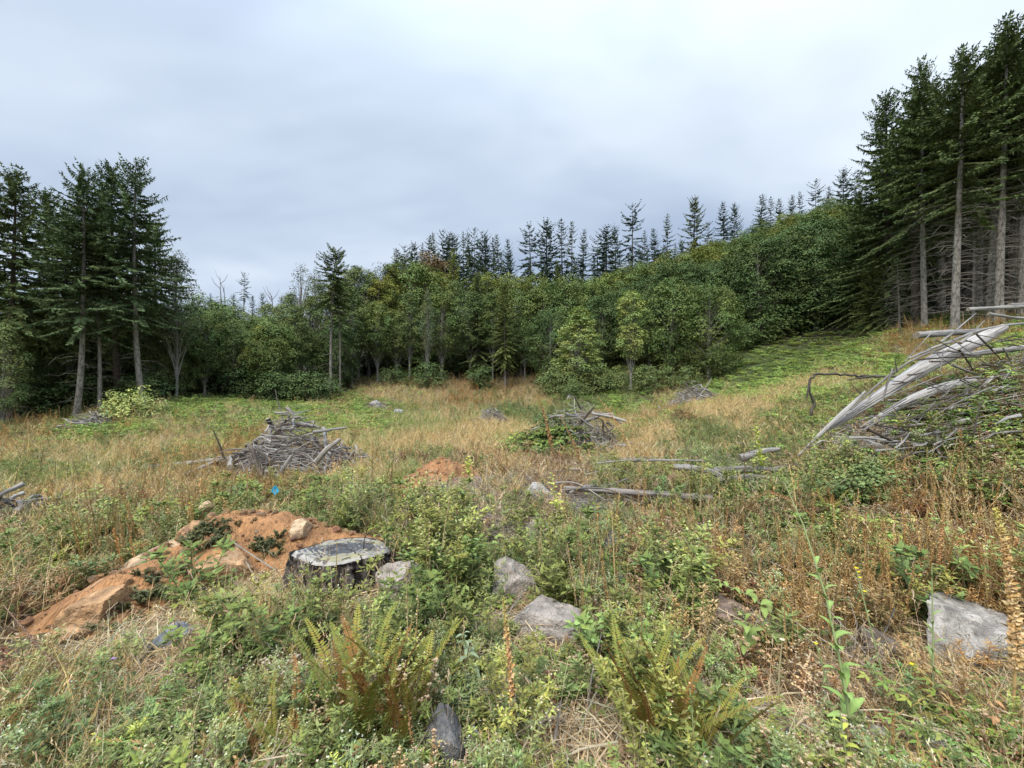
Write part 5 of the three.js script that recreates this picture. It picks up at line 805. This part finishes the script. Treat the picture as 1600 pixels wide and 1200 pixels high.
leafPlant('leafy_weed', 'yellow leaved stem standing left of the long lying pole', A([872, 800, 4.2], [866, 770, 4.2], [860, 735, 4.2]), 'lime', 18, 0.11, 11, { up: 0.4 });
leafPlant('goldenrod', 'golden yellow weed in the centre foreground right of the stump', A([742, 930, 3.0], [738, 880, 3.0], [733, 840, 3.0]), 'yellow', 20, 0.07, 12, { up: 0.7 });
leafPlant('goldenrod', 'yellow leaved weed behind the left end of the dirt mound', A([292, 830, 4.8], [295, 805, 4.8], [298, 785, 4.8]), 'yellow', 16, 0.08, 13, { up: 0.8 });
leafPlant('leafy_weed', 'lime green weed behind the right end of the dirt mound', A([535, 822, 4.6], [538, 795, 4.6], [540, 765, 4.6]), 'lime', 22, 0.12, 15, { up: 0.6 });
leafPlant('leafy_weed', 'lime green weed beside the small dirt heap', A([732, 745, 6.6], [731, 730, 6.6], [730, 712, 6.6]), 'lime', 20, 0.15, 16, { up: 0.5 });
leafPlant('leafy_weed', 'pale lime green tall weed at the edge of the slash heap', A([1190, 730, 6], [1186, 700, 6], [1180, 660, 6.05]), 'lime', 30, 0.14, 17, { up: 0.6 });
leafPlant('leafy_weed', 'grey green lobed leaves beside the large fern', A([735, 1040, 2.0], [728, 1010, 2.0], [724, 985, 2.0]), 'sagey', 12, 0.09, 18, { up: 0.3 });
const purple = [0.3, 0.13, 0.36];
leafPlant('thistle', 'bushy thistle with a purple bloom left of the bent seed head', A([1120, 900, 3.5], [1112, 860, 3.5], [1099, 820, 3.5]), 'narrow', 40, 0.12, 20, { up: 0.4, flower: purple, flowers: 2, fr: 0.018, petals: 18, cup: 1.6 });
leafPlant('thistle', 'thistle with a purple bloom above the rounded grey boulder', A([655, 950, 2.8], [652, 925, 2.8], [647, 899, 2.8]), 'sagey', 14, 0.07, 21, { up: 0.4, flower: purple, flowers: 1, fr: 0.018, petals: 18, cup: 1.6 });
leafPlant('thistle', 'thistle with a pale purple bloom below the left end of the mound', A([190, 1085, 2.1], [185, 1060, 2.1], [180, 1034, 2.1]), 'sagey', 16, 0.08, 22, { up: 0.4, flower: [0.42, 0.3, 0.5], flowers: 2, fr: 0.016, petals: 18, cup: 1.2 });
leafPlant('thistle', 'low thistle with a purple bloom right of the tall foxglove stalk', A([830, 1210, 1.6], [826, 1195, 1.6], [823, 1188, 1.6]), 'sagey', 8, 0.06, 23, { up: 0.2, flower: purple, flowers: 1, fr: 0.012, petals: 16, cup: 1.2 });
for (const [k, px, py, l] of [[0, 1218, 1162, 'left one of the dried daisy heads at the bottom'], [1, 1240, 1145, 'highest of the dried daisy heads at the bottom'], [2, 1388, 1130, 'dried daisy head beside the tall wild lettuce'], [3, 1222, 1002, 'pale daisy head near the reddish flat rock'], [4, 1400, 1150, 'dried daisy head in front of the large pale rock']])
  leafPlant('daisy', l, A([px - 6, py + 90, 1.75], [px - 4, py + 40, 1.75], [px, py, 1.76]), 'narrow', 5, 0.05, 30 + k, { flower: [0.66, 0.6, 0.42], flowers: 1, fr: 0.013, petals: 11, cup: 0.3, cat: 'flower', stem: [0.38, 0.32, 0.18], to: 0.5 });
growH('shrubA', 'deep', 'shrub', 590, 5.6, 0.42, 'dark green low shrub left of the small dirt heap', 'shrub', null, { wide: 1.2 });
growH('shrubB', 'alder', 'shrub', 1345, 4.6, 0.55, 'yellowish green bush under the great split log', 'shrub', null, { wide: 1.3 });
growH('shrubB', 'brown', 'shrub', 1066, 16, 0.7, 'rust brown bush in the dry grass before the pale brush pile', 'shrub', null, { wide: 1.3 });
growH('shrubA', 'deep', 'shrub', 862, 11.4, 1.15, 'dark green shrub on the left side of the overgrown brush pile', 'shrub');
growH('shrubB', 'alder', 'shrub', 1150, 5.2, 0.4, 'green bush right of the forked log', 'shrub', null, { wide: 1.2 });
{ // survey flag
  const b = [(430 - 800) / F * 6, 0, -6]; b[1] = G(b[0], b[2]); b.d = 6; clear(b[0], b[2], 0.3); const t = thing('survey_flag', 'blue plastic survey flag on a thin stake before the brush pile', 'flag', [b[0], b[1], b[2]]), st = new MB(), fl = new MB(), top = at(430, 764, b.d)[1] - b[1];
  st.tube([[0, -0.05, 0], [0.005, top * 0.5, 0], [0, top + 0.03, 0]], [0.004, 0.004, 0.004], 6, [0.5, 0.45, 0.38]); mesh('stake', st.geo(), M.twig, t);
  const rows = []; for (let k = 0; k <= 6; k++) { const f = k / 6, w = 0.065 * (1 - Math.abs(f - 0.45) * 1.6), row = []; for (let j = 0; j <= 4; j++) row.push(fl.v([(j / 4 - 0.5) * 2 * w + 0.01, top + 0.05 - f * 0.14, 0.012 * Math.sin(j * 1.7 + f * 3) + 0.008], [0, 0, 1], [0.03, 0.45, 0.75])); if (k) for (let j = 0; j < 4; j++) { const p = rows[k - 1]; fl.i.push(p[j], row[j], row[j + 1], p[j], row[j + 1], p[j + 1]); } rows.push(row); }
  mesh('ribbon', fl.geo(true), std({ roughness: 0.5, side: THREE.DoubleSide }), t);
}

// ---------------------------------------------------------------- meadow plants
const gold = [0.64, 0.47, 0.2], straw = [0.7, 0.56, 0.32], rustC = [0.38, 0.225, 0.09], rust2 = [0.48, 0.32, 0.14], grassG = [0.2, 0.26, 0.075], weedG = [0.19, 0.25, 0.085], brightG = [0.17, 0.25, 0.065], limeG = [0.33, 0.4, 0.1], brownW = [0.27, 0.18, 0.1], tan = [0.5, 0.39, 0.25], redB = [0.2, 0.085, 0.055], sage = [0.22, 0.26, 0.1];
function grassTuft(seed, o) {
  const R = rng(seed), mb = new MB();
  for (let k = 0; k < o.n; k++) {
    const a = R() * 6.283, r = Math.sqrt(R()) * o.spread, h = o.h * (0.45 + R() * 0.65), out = (0.1 + R() * 0.55) * (o.lean ?? 1), d = [Math.cos(a), 0, Math.sin(a)], b = [Math.cos(a * 3) * r, -0.02, Math.sin(a * 3) * r], side = norm(cross(d, [R() - 0.5, 1, R() - 0.5])), c = jit(R, o.cols[Math.floor(R() * o.cols.length)], 0.25);
    const pts = []; for (let s = 0; s <= 3; s++) { const t = s / 3; pts.push([b[0] + d[0] * out * h * t * t, b[1] + h * (t - 0.3 * out * t * t), b[2] + d[2] * out * h * t * t]); }
    mb.ribbon(pts, [o.w, o.w * 0.85, o.w * 0.6, o.w * 0.12], side, c, mul(c, 1.2));
    if (o.head && R() < o.head) { const q = pts[3], u = norm(sub(pts[3], pts[2])), hc = jit(R, o.headCol ?? c, 0.2); for (let s = 0; s < 7; s++) { const aa = R() * 6.28, dd = norm(add(u, [Math.cos(aa), 0.2, Math.sin(aa)], 0.45)); mb.leaf(add(q, u, -s * 0.016 * (o.hs ?? 1)), dd, norm(cross(dd, [0.3, 0.2, 1])), 0.035 * (o.hs ?? 1), 0.008 * (o.hs ?? 1), hc); } }
  }
  return mb.geo();
}
function weed(seed, o) {                          // branching stem set with many small leaves
  const R = rng(seed), mb = new MB();
  for (let s = 0; s < (o.stems ?? 3); s++) {
    const a = R() * 6.283, h = o.h * (0.6 + R() * 0.5), l = (0.1 + R() * 0.3) * h * (o.lean ?? 1), b = [Math.cos(a) * 0.04, -0.02, Math.sin(a) * 0.04], tip = [b[0] + Math.cos(a) * l, h, b[2] + Math.sin(a) * l], mid = add(mul(add(b, tip), 0.5), [Math.cos(a) * -0.15 * l, 0, Math.sin(a) * -0.15 * l]), main = [b, mid, tip], c = jit(R, o.stem ?? o.col, 0.2);
    mb.tube(main, [0.0035, 0.003, 0.0015].map((x) => x * (o.sw ?? 1)), 3, c);
    const paths = [main];
    for (let k = 0; k < (o.branch ?? 5); k++) { const t = 0.25 + 0.7 * R(), q = pathAt(main, t), aa = R() * 6.283, bl = h * (0.18 + R() * 0.22) * (1.25 - t), e = add(q, [Math.cos(aa) * bl, bl * (0.6 + R() * 0.5), Math.sin(aa) * bl]); const bp = [q, add(mul(add(q, e), 0.5), [0, -0.02, 0]), e]; mb.tube(bp, [0.002, 0.0017, 0.001].map((x) => x * (o.sw ?? 1)), 3, c); paths.push(bp); }
    for (const p of paths) {
      const n = Math.round((o.leaves ?? 14) * (p === main ? 1 : 0.6));
      for (let k = 0; k < n; k++) { const t = (k + R()) / n, q = pathAt(p, t), aa = k * 2.4 + R(), d = norm([Math.cos(aa), (o.up ?? 0.35) + (R() - 0.5) * 0.8, Math.sin(aa)]), nn = norm(cross(cross(d, [0, 1, 0]), d)); const cc = jit(R, o.col, 0.3); mb.leaf(q, d, nn, o.leaf * (1.1 - 0.6 * t) * (0.6 + R() * 0.7), o.leaf * (o.narrow ?? 0.25) * (0.8 + R() * 0.4), cc, mul(cc, 1.1), 0.2); }
      if (o.bud) for (let k = 0; k < (o.buds ?? 2); k++) { const q = add(p[2], [(R() - 0.5) * 0.03, (R() - 0.2) * 0.02, (R() - 0.5) * 0.03]), bc = jit(R, o.bud, 0.2), z = (o.budR ?? 0.008) * (0.7 + R() * 0.6); for (let j = 0; j < 4; j++) { const aa = j * 1.571 + R(); mb.leaf(q, norm([Math.cos(aa), 0.5, Math.sin(aa)]), norm([-Math.cos(aa) * 0.5, 1, -Math.sin(aa) * 0.5]), z * 1.7, z * 1.3, bc); } }
    }
  }
  return mb.geo();
}
function spike(seed, o) {                         // upright dry seed stalk, dense with husks
  const R = rng(seed), mb = new MB();
  for (let s = 0; s < o.stems; s++) {
    const a = R() * 6.283, h = o.h * (0.65 + R() * 0.5), l = h * 0.18 * R(), b = [Math.cos(a) * 0.06 * (s ? 1 : 0), -0.02, Math.sin(a) * 0.06 * (s ? 1 : 0)], tip = [b[0] + Math.cos(a) * l, h, b[2] + Math.sin(a) * l], p = [b, mul(add(b, tip), 0.5), tip], c = jit(R, o.col, 0.25);
    mb.tube(p, [0.004, 0.0035, 0.002].map((x) => x * (o.sw ?? 1)), 3, c);
    for (let k = 0; k < o.n; k++) { const t = 0.35 + 0.65 * k / o.n, q = pathAt(p, t), aa = R() * 6.28, d = norm([Math.cos(aa), 0.5 + R() * 0.6, Math.sin(aa)]), cc = jit(R, o.cols[Math.floor(R() * o.cols.length)], 0.25); mb.leaf(q, d, norm(cross(d, [0.4, 0.3, 0.8])), o.husk * (1.25 - 0.7 * t) * (0.7 + R() * 0.6), o.husk * 0.5, cc, cc, 0.35); }
  }
  return mb.geo();
}
function leafy(seed, o) {                         // arching canes with groups of three leaves
  const R = rng(seed), mb = new MB();
  for (let s = 0; s < o.canes; s++) {
    const a = s / o.canes * 6.283 + R(), L = o.h * (0.8 + R() * 0.8), d = [Math.cos(a), 0, Math.sin(a)], p = []; for (let k = 0; k <= 4; k++) { const t = k / 4; p.push([d[0] * L * t * 0.85, o.h * (0.1 + 1.5 * t - 1.05 * t * t) * (0.7 + R() * 0.15), d[2] * L * t * 0.85]); }
    mb.tube(p, [0.004, 0.0035, 0.003, 0.002, 0.0015], 3, [0.2, 0.17, 0.08]);
    for (let k = 0; k < o.n; k++) { const q = pathAt(p, 0.15 + 0.85 * (k + R() * 0.6) / o.n), aa = a + (k % 2 ? 1 : -1) * (0.7 + R() * 0.8), st = add(q, [Math.cos(aa) * o.leaf * 0.7, o.leaf * (0.3 + R() * 0.5), Math.sin(aa) * o.leaf * 0.7]), cc = jit(R, o.cols[Math.floor(R() * o.cols.length)], 0.22); for (const e of [-1, 0, 1]) { const b2 = aa + e * 1.15, dd = norm([Math.cos(b2), -0.15 - R() * 0.35, Math.sin(b2)]), nn = norm([(R() - 0.5) * 0.7, 1, (R() - 0.5) * 0.7]); mb.leaf(st, dd, nn, o.leaf * (e ? 0.85 : 1.1), o.leaf * (o.narrow ?? 0.62), cc, mul(cc, 1.12), 0.14, 0.4); } }
  }
  return mb.geo();
}
function tangle(seed, n, L, w, cols) { const R = rng(seed), mb = new MB(); for (let k = 0; k < n; k++) { const a = R() * 6.28, e = (R() - 0.3) * 0.7, d = norm([Math.cos(a), e, Math.sin(a)]), q = [(R() - 0.5) * L * 0.7, R() * R() * L * 0.35, (R() - 0.5) * L * 0.7], l = L * (0.3 + R() * 0.7), c = jit(R, cols[Math.floor(R() * cols.length)], 0.3), sd = norm(cross(d, [R() - 0.5, 1, R() - 0.5])); mb.tube([q, add(add(q, d, l * 0.5), sd, (R() - 0.5) * l * 0.2), add(q, d, l)], [w, w * 0.8, w * 0.4], 3, c); } return mb.geo(); }
function straw2(seed, n, cols) { const R = rng(seed), mb = new MB(); for (let k = 0; k < n; k++) { const a = R() * 6.28, l = 0.08 + R() * 0.22, d = [Math.cos(a), (R() - 0.5) * 0.25, Math.sin(a)], q = [(R() - 0.5) * 0.35 - d[0] * l / 2, 0.012 + R() * 0.05, (R() - 0.5) * 0.35 - d[2] * l / 2], s = norm(cross(d, [R() - 0.5, 1, R() - 0.5])), w = 0.002 + R() * 0.003, c = jit(R, cols[Math.floor(R() * cols.length)], 0.3); mb.ribbon([q, add(add(q, d, l * 0.5), [0, (R() - 0.3) * 0.03, 0]), add(q, d, l)], [w, w, w * 0.4], s, c, c); } return mb.geo(); }
function litter(seed, n, cols) { const R = rng(seed), mb = new MB(); for (let k = 0; k < n; k++) { const a = R() * 6.28, d = norm([Math.cos(a), (R() - 0.4) * 0.5, Math.sin(a)]), q = [(R() - 0.5) * 0.4, 0.005 + R() * 0.03, (R() - 0.5) * 0.4]; mb.leaf(q, d, norm([R() - 0.5, 1, R() - 0.5]), 0.012 + R() * 0.028, 0.004 + R() * 0.01, jit(R, cols[Math.floor(R() * cols.length)], 0.35), undefined, 0.3); } return mb.geo(); }
const plantGeo = {
  D: [grassTuft(1, { n: 22, h: 0.46, spread: 0.1, w: 0.0042, cols: [gold, straw, gold, [0.4, 0.27, 0.1]], head: 0.5, headCol: straw }), grassTuft(2, { n: 18, h: 0.6, spread: 0.12, w: 0.004, cols: [straw, gold, [0.45, 0.33, 0.14]], head: 0.7, headCol: [0.45, 0.3, 0.14] }), grassTuft(3, { n: 26, h: 0.34, spread: 0.14, w: 0.004, cols: [straw, [0.6, 0.5, 0.3], grassG], lean: 1.7 })],
  O: [spike(11, { stems: 3, h: 0.62, n: 36, husk: 0.022, col: rust2, cols: [rustC, rust2, [0.32, 0.15, 0.06]] }), spike(12, { stems: 3, h: 0.75, n: 50, husk: 0.02, col: [0.42, 0.27, 0.12], cols: [rust2, gold, rust2] }), weed(13, { h: 0.5, stems: 4, leaf: 0.045, col: rust2, stem: [0.4, 0.22, 0.09], leaves: 14, branch: 7 })],
  G: [grassTuft(21, { n: 26, h: 0.36, spread: 0.12, w: 0.005, cols: [grassG, [0.26, 0.31, 0.09], [0.16, 0.22, 0.06]] }), grassTuft(22, { n: 24, h: 0.48, spread: 0.13, w: 0.0045, cols: [grassG, [0.33, 0.34, 0.12], straw], lean: 1.4 }), grassTuft(23, { n: 30, h: 0.26, spread: 0.14, w: 0.0045, cols: [[0.18, 0.25, 0.06], limeG], lean: 1.6 })],
  W: [weed(31, { h: 0.46, leaf: 0.06, col: weedG, stem: [0.26, 0.29, 0.13], stems: 4, branch: 6, leaves: 16 }), weed(32, { h: 0.34, leaf: 0.085, col: sage, stems: 4, branch: 3, narrow: 0.2, leaves: 20 }), weed(33, { h: 0.55, leaf: 0.045, col: [0.28, 0.32, 0.13], stem: [0.33, 0.3, 0.15], stems: 3, branch: 8, bud: [0.6, 0.55, 0.42], budR: 0.004, buds: 1 }), leafy(34, { canes: 5, h: 0.16, n: 7, leaf: 0.04, cols: [weedG, limeG, brightG] }), weed(35, { h: 0.4, leaf: 0.05, col: limeG, stem: [0.3, 0.3, 0.12], stems: 4, branch: 5, bud: [0.5, 0.45, 0.12], buds: 1, budR: 0.004 })],
  H: [weed(41, { h: 0.46, leaf: 0.03, col: brownW, stem: [0.33, 0.2, 0.1], stems: 5, branch: 8, bud: tan, buds: 3, budR: 0.007, leaves: 6 }), weed(42, { h: 0.36, leaf: 0.04, col: [0.33, 0.2, 0.1], stem: [0.38, 0.24, 0.12], stems: 5, branch: 7, leaves: 8, narrow: 0.3, lean: 1.6 }), tangle(43, 26, 0.36, 0.0025, [tan, brownW, [0.42, 0.33, 0.22], [0.22, 0.15, 0.09]]), grassTuft(44, { n: 20, h: 0.36, spread: 0.12, w: 0.0035, cols: [brownW, tan, straw], lean: 1.7 }), weed(45, { h: 0.3, leaf: 0.05, col: redB, stem: [0.25, 0.12, 0.08], stems: 4, branch: 5, leaves: 12, narrow: 0.45 })],
  B: [leafy(51, { canes: 6, h: 0.32, n: 9, leaf: 0.065, cols: [brightG, [0.16, 0.26, 0.06], [0.13, 0.22, 0.05], limeG] }), leafy(52, { canes: 7, h: 0.24, n: 8, leaf: 0.055, cols: [[0.15, 0.25, 0.06], brightG, [0.25, 0.22, 0.07]] }), leafy(53, { canes: 6, h: 0.4, n: 12, leaf: 0.06, narrow: 0.35, cols: [brightG, limeG, [0.2, 0.3, 0.07]] })],
  T: [tangle(61, 22, 0.5, 0.004, [[0.36, 0.32, 0.28], [0.24, 0.2, 0.17], [0.4, 0.34, 0.28]])],
  L: [straw2(71, 46, [tan, straw, [0.42, 0.31, 0.18], brownW]), straw2(72, 46, [tan, [0.5, 0.42, 0.28], [0.33, 0.22, 0.13]]), litter(73, 34, [brownW, [0.24, 0.15, 0.09], [0.3, 0.2, 0.12]])],
  N: [grassTuft(91, { n: 7, h: 0.62, spread: 0.1, w: 0.003, cols: [straw, tan, [0.5, 0.45, 0.2]], head: 0.9, headCol: tan, lean: 1.1, hs: 0.7 }), grassTuft(92, { n: 9, h: 0.5, spread: 0.14, w: 0.0028, cols: [straw, [0.55, 0.42, 0.22], [0.4, 0.4, 0.17]], head: 0.6, headCol: [0.45, 0.32, 0.18], lean: 1.5, hs: 0.6 })],
  M: [weed(101, { h: 0.42, stems: 4, leaf: 0.075, narrow: 0.32, col: [0.2, 0.26, 0.075], stem: [0.32, 0.33, 0.15], branch: 5, leaves: 16, sw: 1.3 }), weed(102, { h: 0.52, stems: 3, leaf: 0.055, narrow: 0.28, col: [0.28, 0.3, 0.085], stem: [0.4, 0.36, 0.18], branch: 8, leaves: 15, sw: 1.2, bud: [0.5, 0.44, 0.28], budR: 0.004, buds: 1 }), weed(103, { h: 0.36, stems: 5, leaf: 0.09, narrow: 0.22, col: [0.2, 0.235, 0.075], stem: [0.25, 0.27, 0.14], branch: 4, leaves: 18 }), leafy(104, { canes: 6, h: 0.24, n: 8, leaf: 0.045, cols: [[0.17, 0.24, 0.06], [0.22, 0.27, 0.07], weedG] }), spike(105, { stems: 2, h: 0.6, n: 26, husk: 0.02, col: [0.4, 0.3, 0.15], cols: [tan, [0.45, 0.3, 0.13], [0.5, 0.42, 0.17]] })],
  R: [leafy(95, { canes: 6, h: 0.3, n: 9, leaf: 0.06, cols: [[0.09, 0.15, 0.04], [0.12, 0.18, 0.05], [0.16, 0.21, 0.055]] }), leafy(96, { canes: 6, h: 0.24, n: 8, leaf: 0.05, cols: [[0.1, 0.16, 0.045], [0.14, 0.17, 0.05], [0.2, 0.14, 0.06]] })],
  K: [weed(81, { h: 0.16, leaf: 0.035, col: [0.17, 0.185, 0.085], stem: [0.2, 0.14, 0.09], stems: 9, branch: 5, lean: 3.5, narrow: 0.4, leaves: 20 })],
};
const bag = {}; for (const k in plantGeo) bag[k] = plantGeo[k].map(() => []);
const PR = rng(4242), mat4 = new THREE.Matrix4(), qq = new THREE.Quaternion(), ee = new THREE.Euler();
const SLOPE = 0.35;
function sow(kind, x, z, s, y = G(x, z), tall = 1) {
  const vs = bag[kind], v = vs[Math.floor(PR() * vs.length)];
  ee.set((PR() - 0.5) * 0.4, PR() * 6.283, (PR() - 0.5) * 0.4); qq.setFromEuler(ee);
  const sy = s * tall, b = (0.72 + PR() * 0.5) * (kind === 'B' && z < -18 ? (x > 10 ? 1.3 : 1.05) : 1), w = (PR() - 0.5) * 0.22;
  v.push({ m: new THREE.Matrix4().compose(V(x, y - 0.015, z), qq, V(s, sy, s)), c: [b * (1 + w), b, b * (1 - w)] });
}
const stumpP = [(524 - 800) / F * 3.05, -3.05 - 0.12];
function blocked(x, z) {
  if (Math.hypot(x - stumpP[0], z - stumpP[1]) < 0.4) return 1;
  const m = moundHit(x, z); if (m < 0.8) return 0.985 ; if (m < 1) return 0.55;
  for (const [a, b, r] of piles) if (Math.hypot(x - a, z - b) < r) return 0.8;
  return 0;
}
function nearThing(x, z, reach = 0.6) {                        // 1 on a thing, fading in front of it so that it stays in view
  const r = Math.hypot(x, z); let m = 0;
  for (const [a, b, q] of clears) { const dx = a - x, dz = b - z; if (Math.abs(dx) > 1.7 || Math.abs(dz) > 1.8) continue; const ahead = (dx * x + dz * z) / r, side = Math.abs(dx * z - dz * x) / r; if (Math.hypot(dx, dz) < q * 0.9) return 1; if (ahead > 0 && ahead < q + reach && side < q + (reach > 0.7 ? 0.08 : 0)) m = Math.max(m, reach > 0.7 ? 0.93 : 0.62 - (ahead - q) / 0.8); }
  return Math.min(m, 0.95);
}
for (let k = 0; k < 120000; k++) {
  const a = (PR() * 2 - 1) * 1.12, r = Math.exp(lerp(Math.log(1.15), Math.log(62), PR())), x = Math.sin(a) * r, z = -Math.cos(a) * r;
  if (z > -0.7) continue;
  if (PR() > lerp(0.24, 1, smooth(2, 15, r))) continue;
  if (PR() < blocked(x, z)) continue;
  const nt = r < 12 ? nearThing(x, z) : 0; if (PR() < nt * 0.8) continue;
  const m = mixAt(x, z), w = {}; let tot = 0, kind = 'D';
  const cl = { D: 11, O: 23, G: 5, W: 37, H: 51, B: 67 }, f = 2.2 / (1 + r * 0.12);
  for (const q of KINDS) { w[q] = m[q] < 0.03 ? 0 : m[q] * (0.06 + Math.max(0, 0.5 + 2.3 * fbm(x * f + cl[q], cl[q], z * f, 3))); tot += w[q]; }
  let p = PR() * tot; for (const q of KINDS) { p -= w[q]; if (p <= 0) { kind = q; break; } }
  const s = (0.5 + PR() * PR() * 0.85) * lerp(0.62, 1, smooth(1.5, 6, r)) * (1 + smooth(8, 45, r) * (kind === 'B' ? 0.35 : 0.9));
  sow(kind, x, z, s, undefined, (1 - 0.55 * nt) * (kind === 'B' && r > 15 ? 1.5 : 1));
}
for (let k = 0; k < 6800; k++) { const r = Math.exp(lerp(Math.log(1.5), Math.log(8), PR())), a = (PR() * 2 - 1) * 1.05, x = Math.sin(a) * r, z = -Math.cos(a) * r; if (PR() > smooth(-0.2, 0.35, fbm(x * 1.1, 7, z * 1.1, 3) + 0.22 - Math.abs(a) * 0.25)) continue; if (PR() < blocked(x, z) || PR() < nearThing(x, z, 0.75) * 0.93) continue; const mm = mixAt(x, z); if (PR() < mm.H * 1.3 + mm.O * 0.5 + mm.D * 0.8) continue; sow('M', x, z, lerp(0.65, 1.05, smooth(1.4, 3.5, r)) * (0.5 + PR() * 0.85)); }
for (let k = 0; k < 5500; k++) { const a = (PR() * 2 - 1) * 1.12, r = Math.exp(lerp(Math.log(1.25), Math.log(11), PR())), x = Math.sin(a) * r, z = -Math.cos(a) * r; if (PR() < blocked(x, z) || PR() < nearThing(x, z, 0.8) * 0.8) continue; sow('N', x, z, lerp(0.55, 1, smooth(1.3, 4, r)) * (0.6 + PR() * 0.5)); }
for (let k = 0; k < 7000; k++) { const a = (PR() * 2 - 1) * 1.12, r = Math.exp(lerp(Math.log(1.1), Math.log(7), PR())), x = Math.sin(a) * r, z = -Math.cos(a) * r; if (moundHit(x, z) > 0.9) sow('L', x, z, 0.8 + PR() * 0.6); }
for (const [px, py, n, sp] of [[800, 800, 120, 0.55], [740, 775, 160, 0.5], [860, 770, 120, 0.5], [950, 740, 60, 0.5], [1130, 735, 70, 0.5], [900, 810, 70, 0.4], [690, 830, 80, 0.4], [770, 840, 60, 0.35], [1000, 760, 30, 0.5], [1180, 750, 30, 0.4], [1500, 680, 40, 0.5], [1420, 620, 30, 0.5], [1540, 560, 50, 0.7], [1250, 920, 12, 0.4], [1300, 1040, 5, 0.3], [910, 740, 30, 0.6]]) { const c = ground(px, py); for (let k = 0; k < n; k++) { const x = c[0] + (PR() + PR() - 1) * sp * c.d * 0.22, z = c[2] + (PR() + PR() - 1) * sp * c.d * 0.3; sow('T', x, z, 0.45 + PR() * 0.6, G(x, z) + PR() * 0.1); } }
for (let k = 0; k < 420; k++) { const px = 1080 + PR() * 560, py = 800 + PR() * 260, c = ground(px, py); if (c.d > 6 || PR() < nearThing(c[0], c[2], 0.8)) continue; sow('O', c[0], c[2], 0.5 + PR() * 0.5); }
// brambles over the slash heap and the pile in the middle
for (let k = 0; k < 3600; k++) { const px = 1290 + PR() * 420, py = 545 + PR() * 260, c = ground(px, py); if (c.d > 9 || PR() > smooth(-0.25, 0.5, fbm(c[0] * 0.9, 3, c[2] * 0.9, 3) + (px - 1330) / 300 + (680 - py) / 260)) continue; sow(PR() < 0.3 ? 'H' : PR() < 0.75 ? 'R' : 'B', c[0], c[2], 0.5 + PR() * 0.55, c[1] + PR() * 0.12); }
for (let k = 0; k < 150; k++) { const a = PR() * 6.28, r = Math.sqrt(PR()), c = at(872, 715, 11), x = c[0] + Math.cos(a) * r * 1.3, z = c[2] + Math.sin(a) * r * 0.8; sow(PR() < 0.7 ? 'R' : 'B', x, z, 1.1 + PR() * 0.6, G(x, z) + (1 - r * r) * 0.75 * PR()); }
// dark creeping plants on the dirt mound
for (const [px, py, d, n, sx] of [[330, 838, 3.75, 44, 0.2], [270, 905, 3.2, 26, 0.22], [415, 838, 3.75, 20, 0.14], [230, 940, 3.0, 14, 0.25], [160, 992, 2.75, 8, 0.2], [300, 960, 2.9, 8, 0.2]]) { const c = at(px, py, d); for (let k = 0; k < n; k++) { const a = PR() * 6.28, r = Math.sqrt(PR()) * sx * 1.15, x = c[0] + Math.cos(a) * r, z = c[2] + Math.sin(a) * r * 0.8; if (PR() < 0.25) continue; sow('K', x, z, 0.3 + PR() * 0.35, moundTop(x, z)); } }
const stuffNames = { D: ['dry_grass', 'pale golden dry grass covering the meadow', 'dry grass'], O: ['dock_weeds', 'rust coloured dry dock weeds in drifts over the meadow', 'weeds'], G: ['green_grass', 'green grass growing between the weeds', 'grass'], W: ['leafy_weeds', 'fine leaved green weeds filling the foreground', 'weeds'], H: ['dead_weeds', 'brown dead weeds and stalks over the right foreground', 'dead weeds'], B: ['bramble_leaves', 'bright green brambles and bracken on the slopes and the slash heap', 'brambles'], T: ['twig_litter', 'tangles of grey twigs lying on the cleared ground', 'twigs'], L: ['leaf_litter', 'dead leaf litter on the ground between the plants', 'leaf litter'], N: ['seeding_grass', 'thin pale seeding grass stalks over the foreground weeds', 'grass'], M: ['tall_weeds', 'taller green and tan weeds rising in clumps over the foreground', 'weeds'], R: ['dark_brambles', 'dark green brambles over the slash heap and the overgrown pile', 'brambles'], K: ['creeping_plants', 'dark low creeping plants growing on the dirt mound', 'creeping plants'] };
for (const k in bag) {
  const g = new THREE.Group(); g.name = stuffNames[k][0]; scene.add(g); tag(g, stuffNames[k][1], stuffNames[k][2], null, 'stuff');
  bag[k].forEach((list, v) => { if (!list.length) return; const im = new THREE.InstancedMesh(plantGeo[k][v], 'T'.includes(k) ? M.twig : 'DOHLN'.includes(k) ? M.dry : M.leaf, list.length); list.forEach((e, i) => { im.setMatrixAt(i, e.m); im.setColorAt(i, new THREE.Color().setRGB(...e.c)); }); im.name = k === 'T' ? 'twigs' : 'tufts'; im.castShadow = im.receiveShadow = true; im.userData.kind = 'stuff'; g.add(im); });
}

renderer.render(scene, camera);
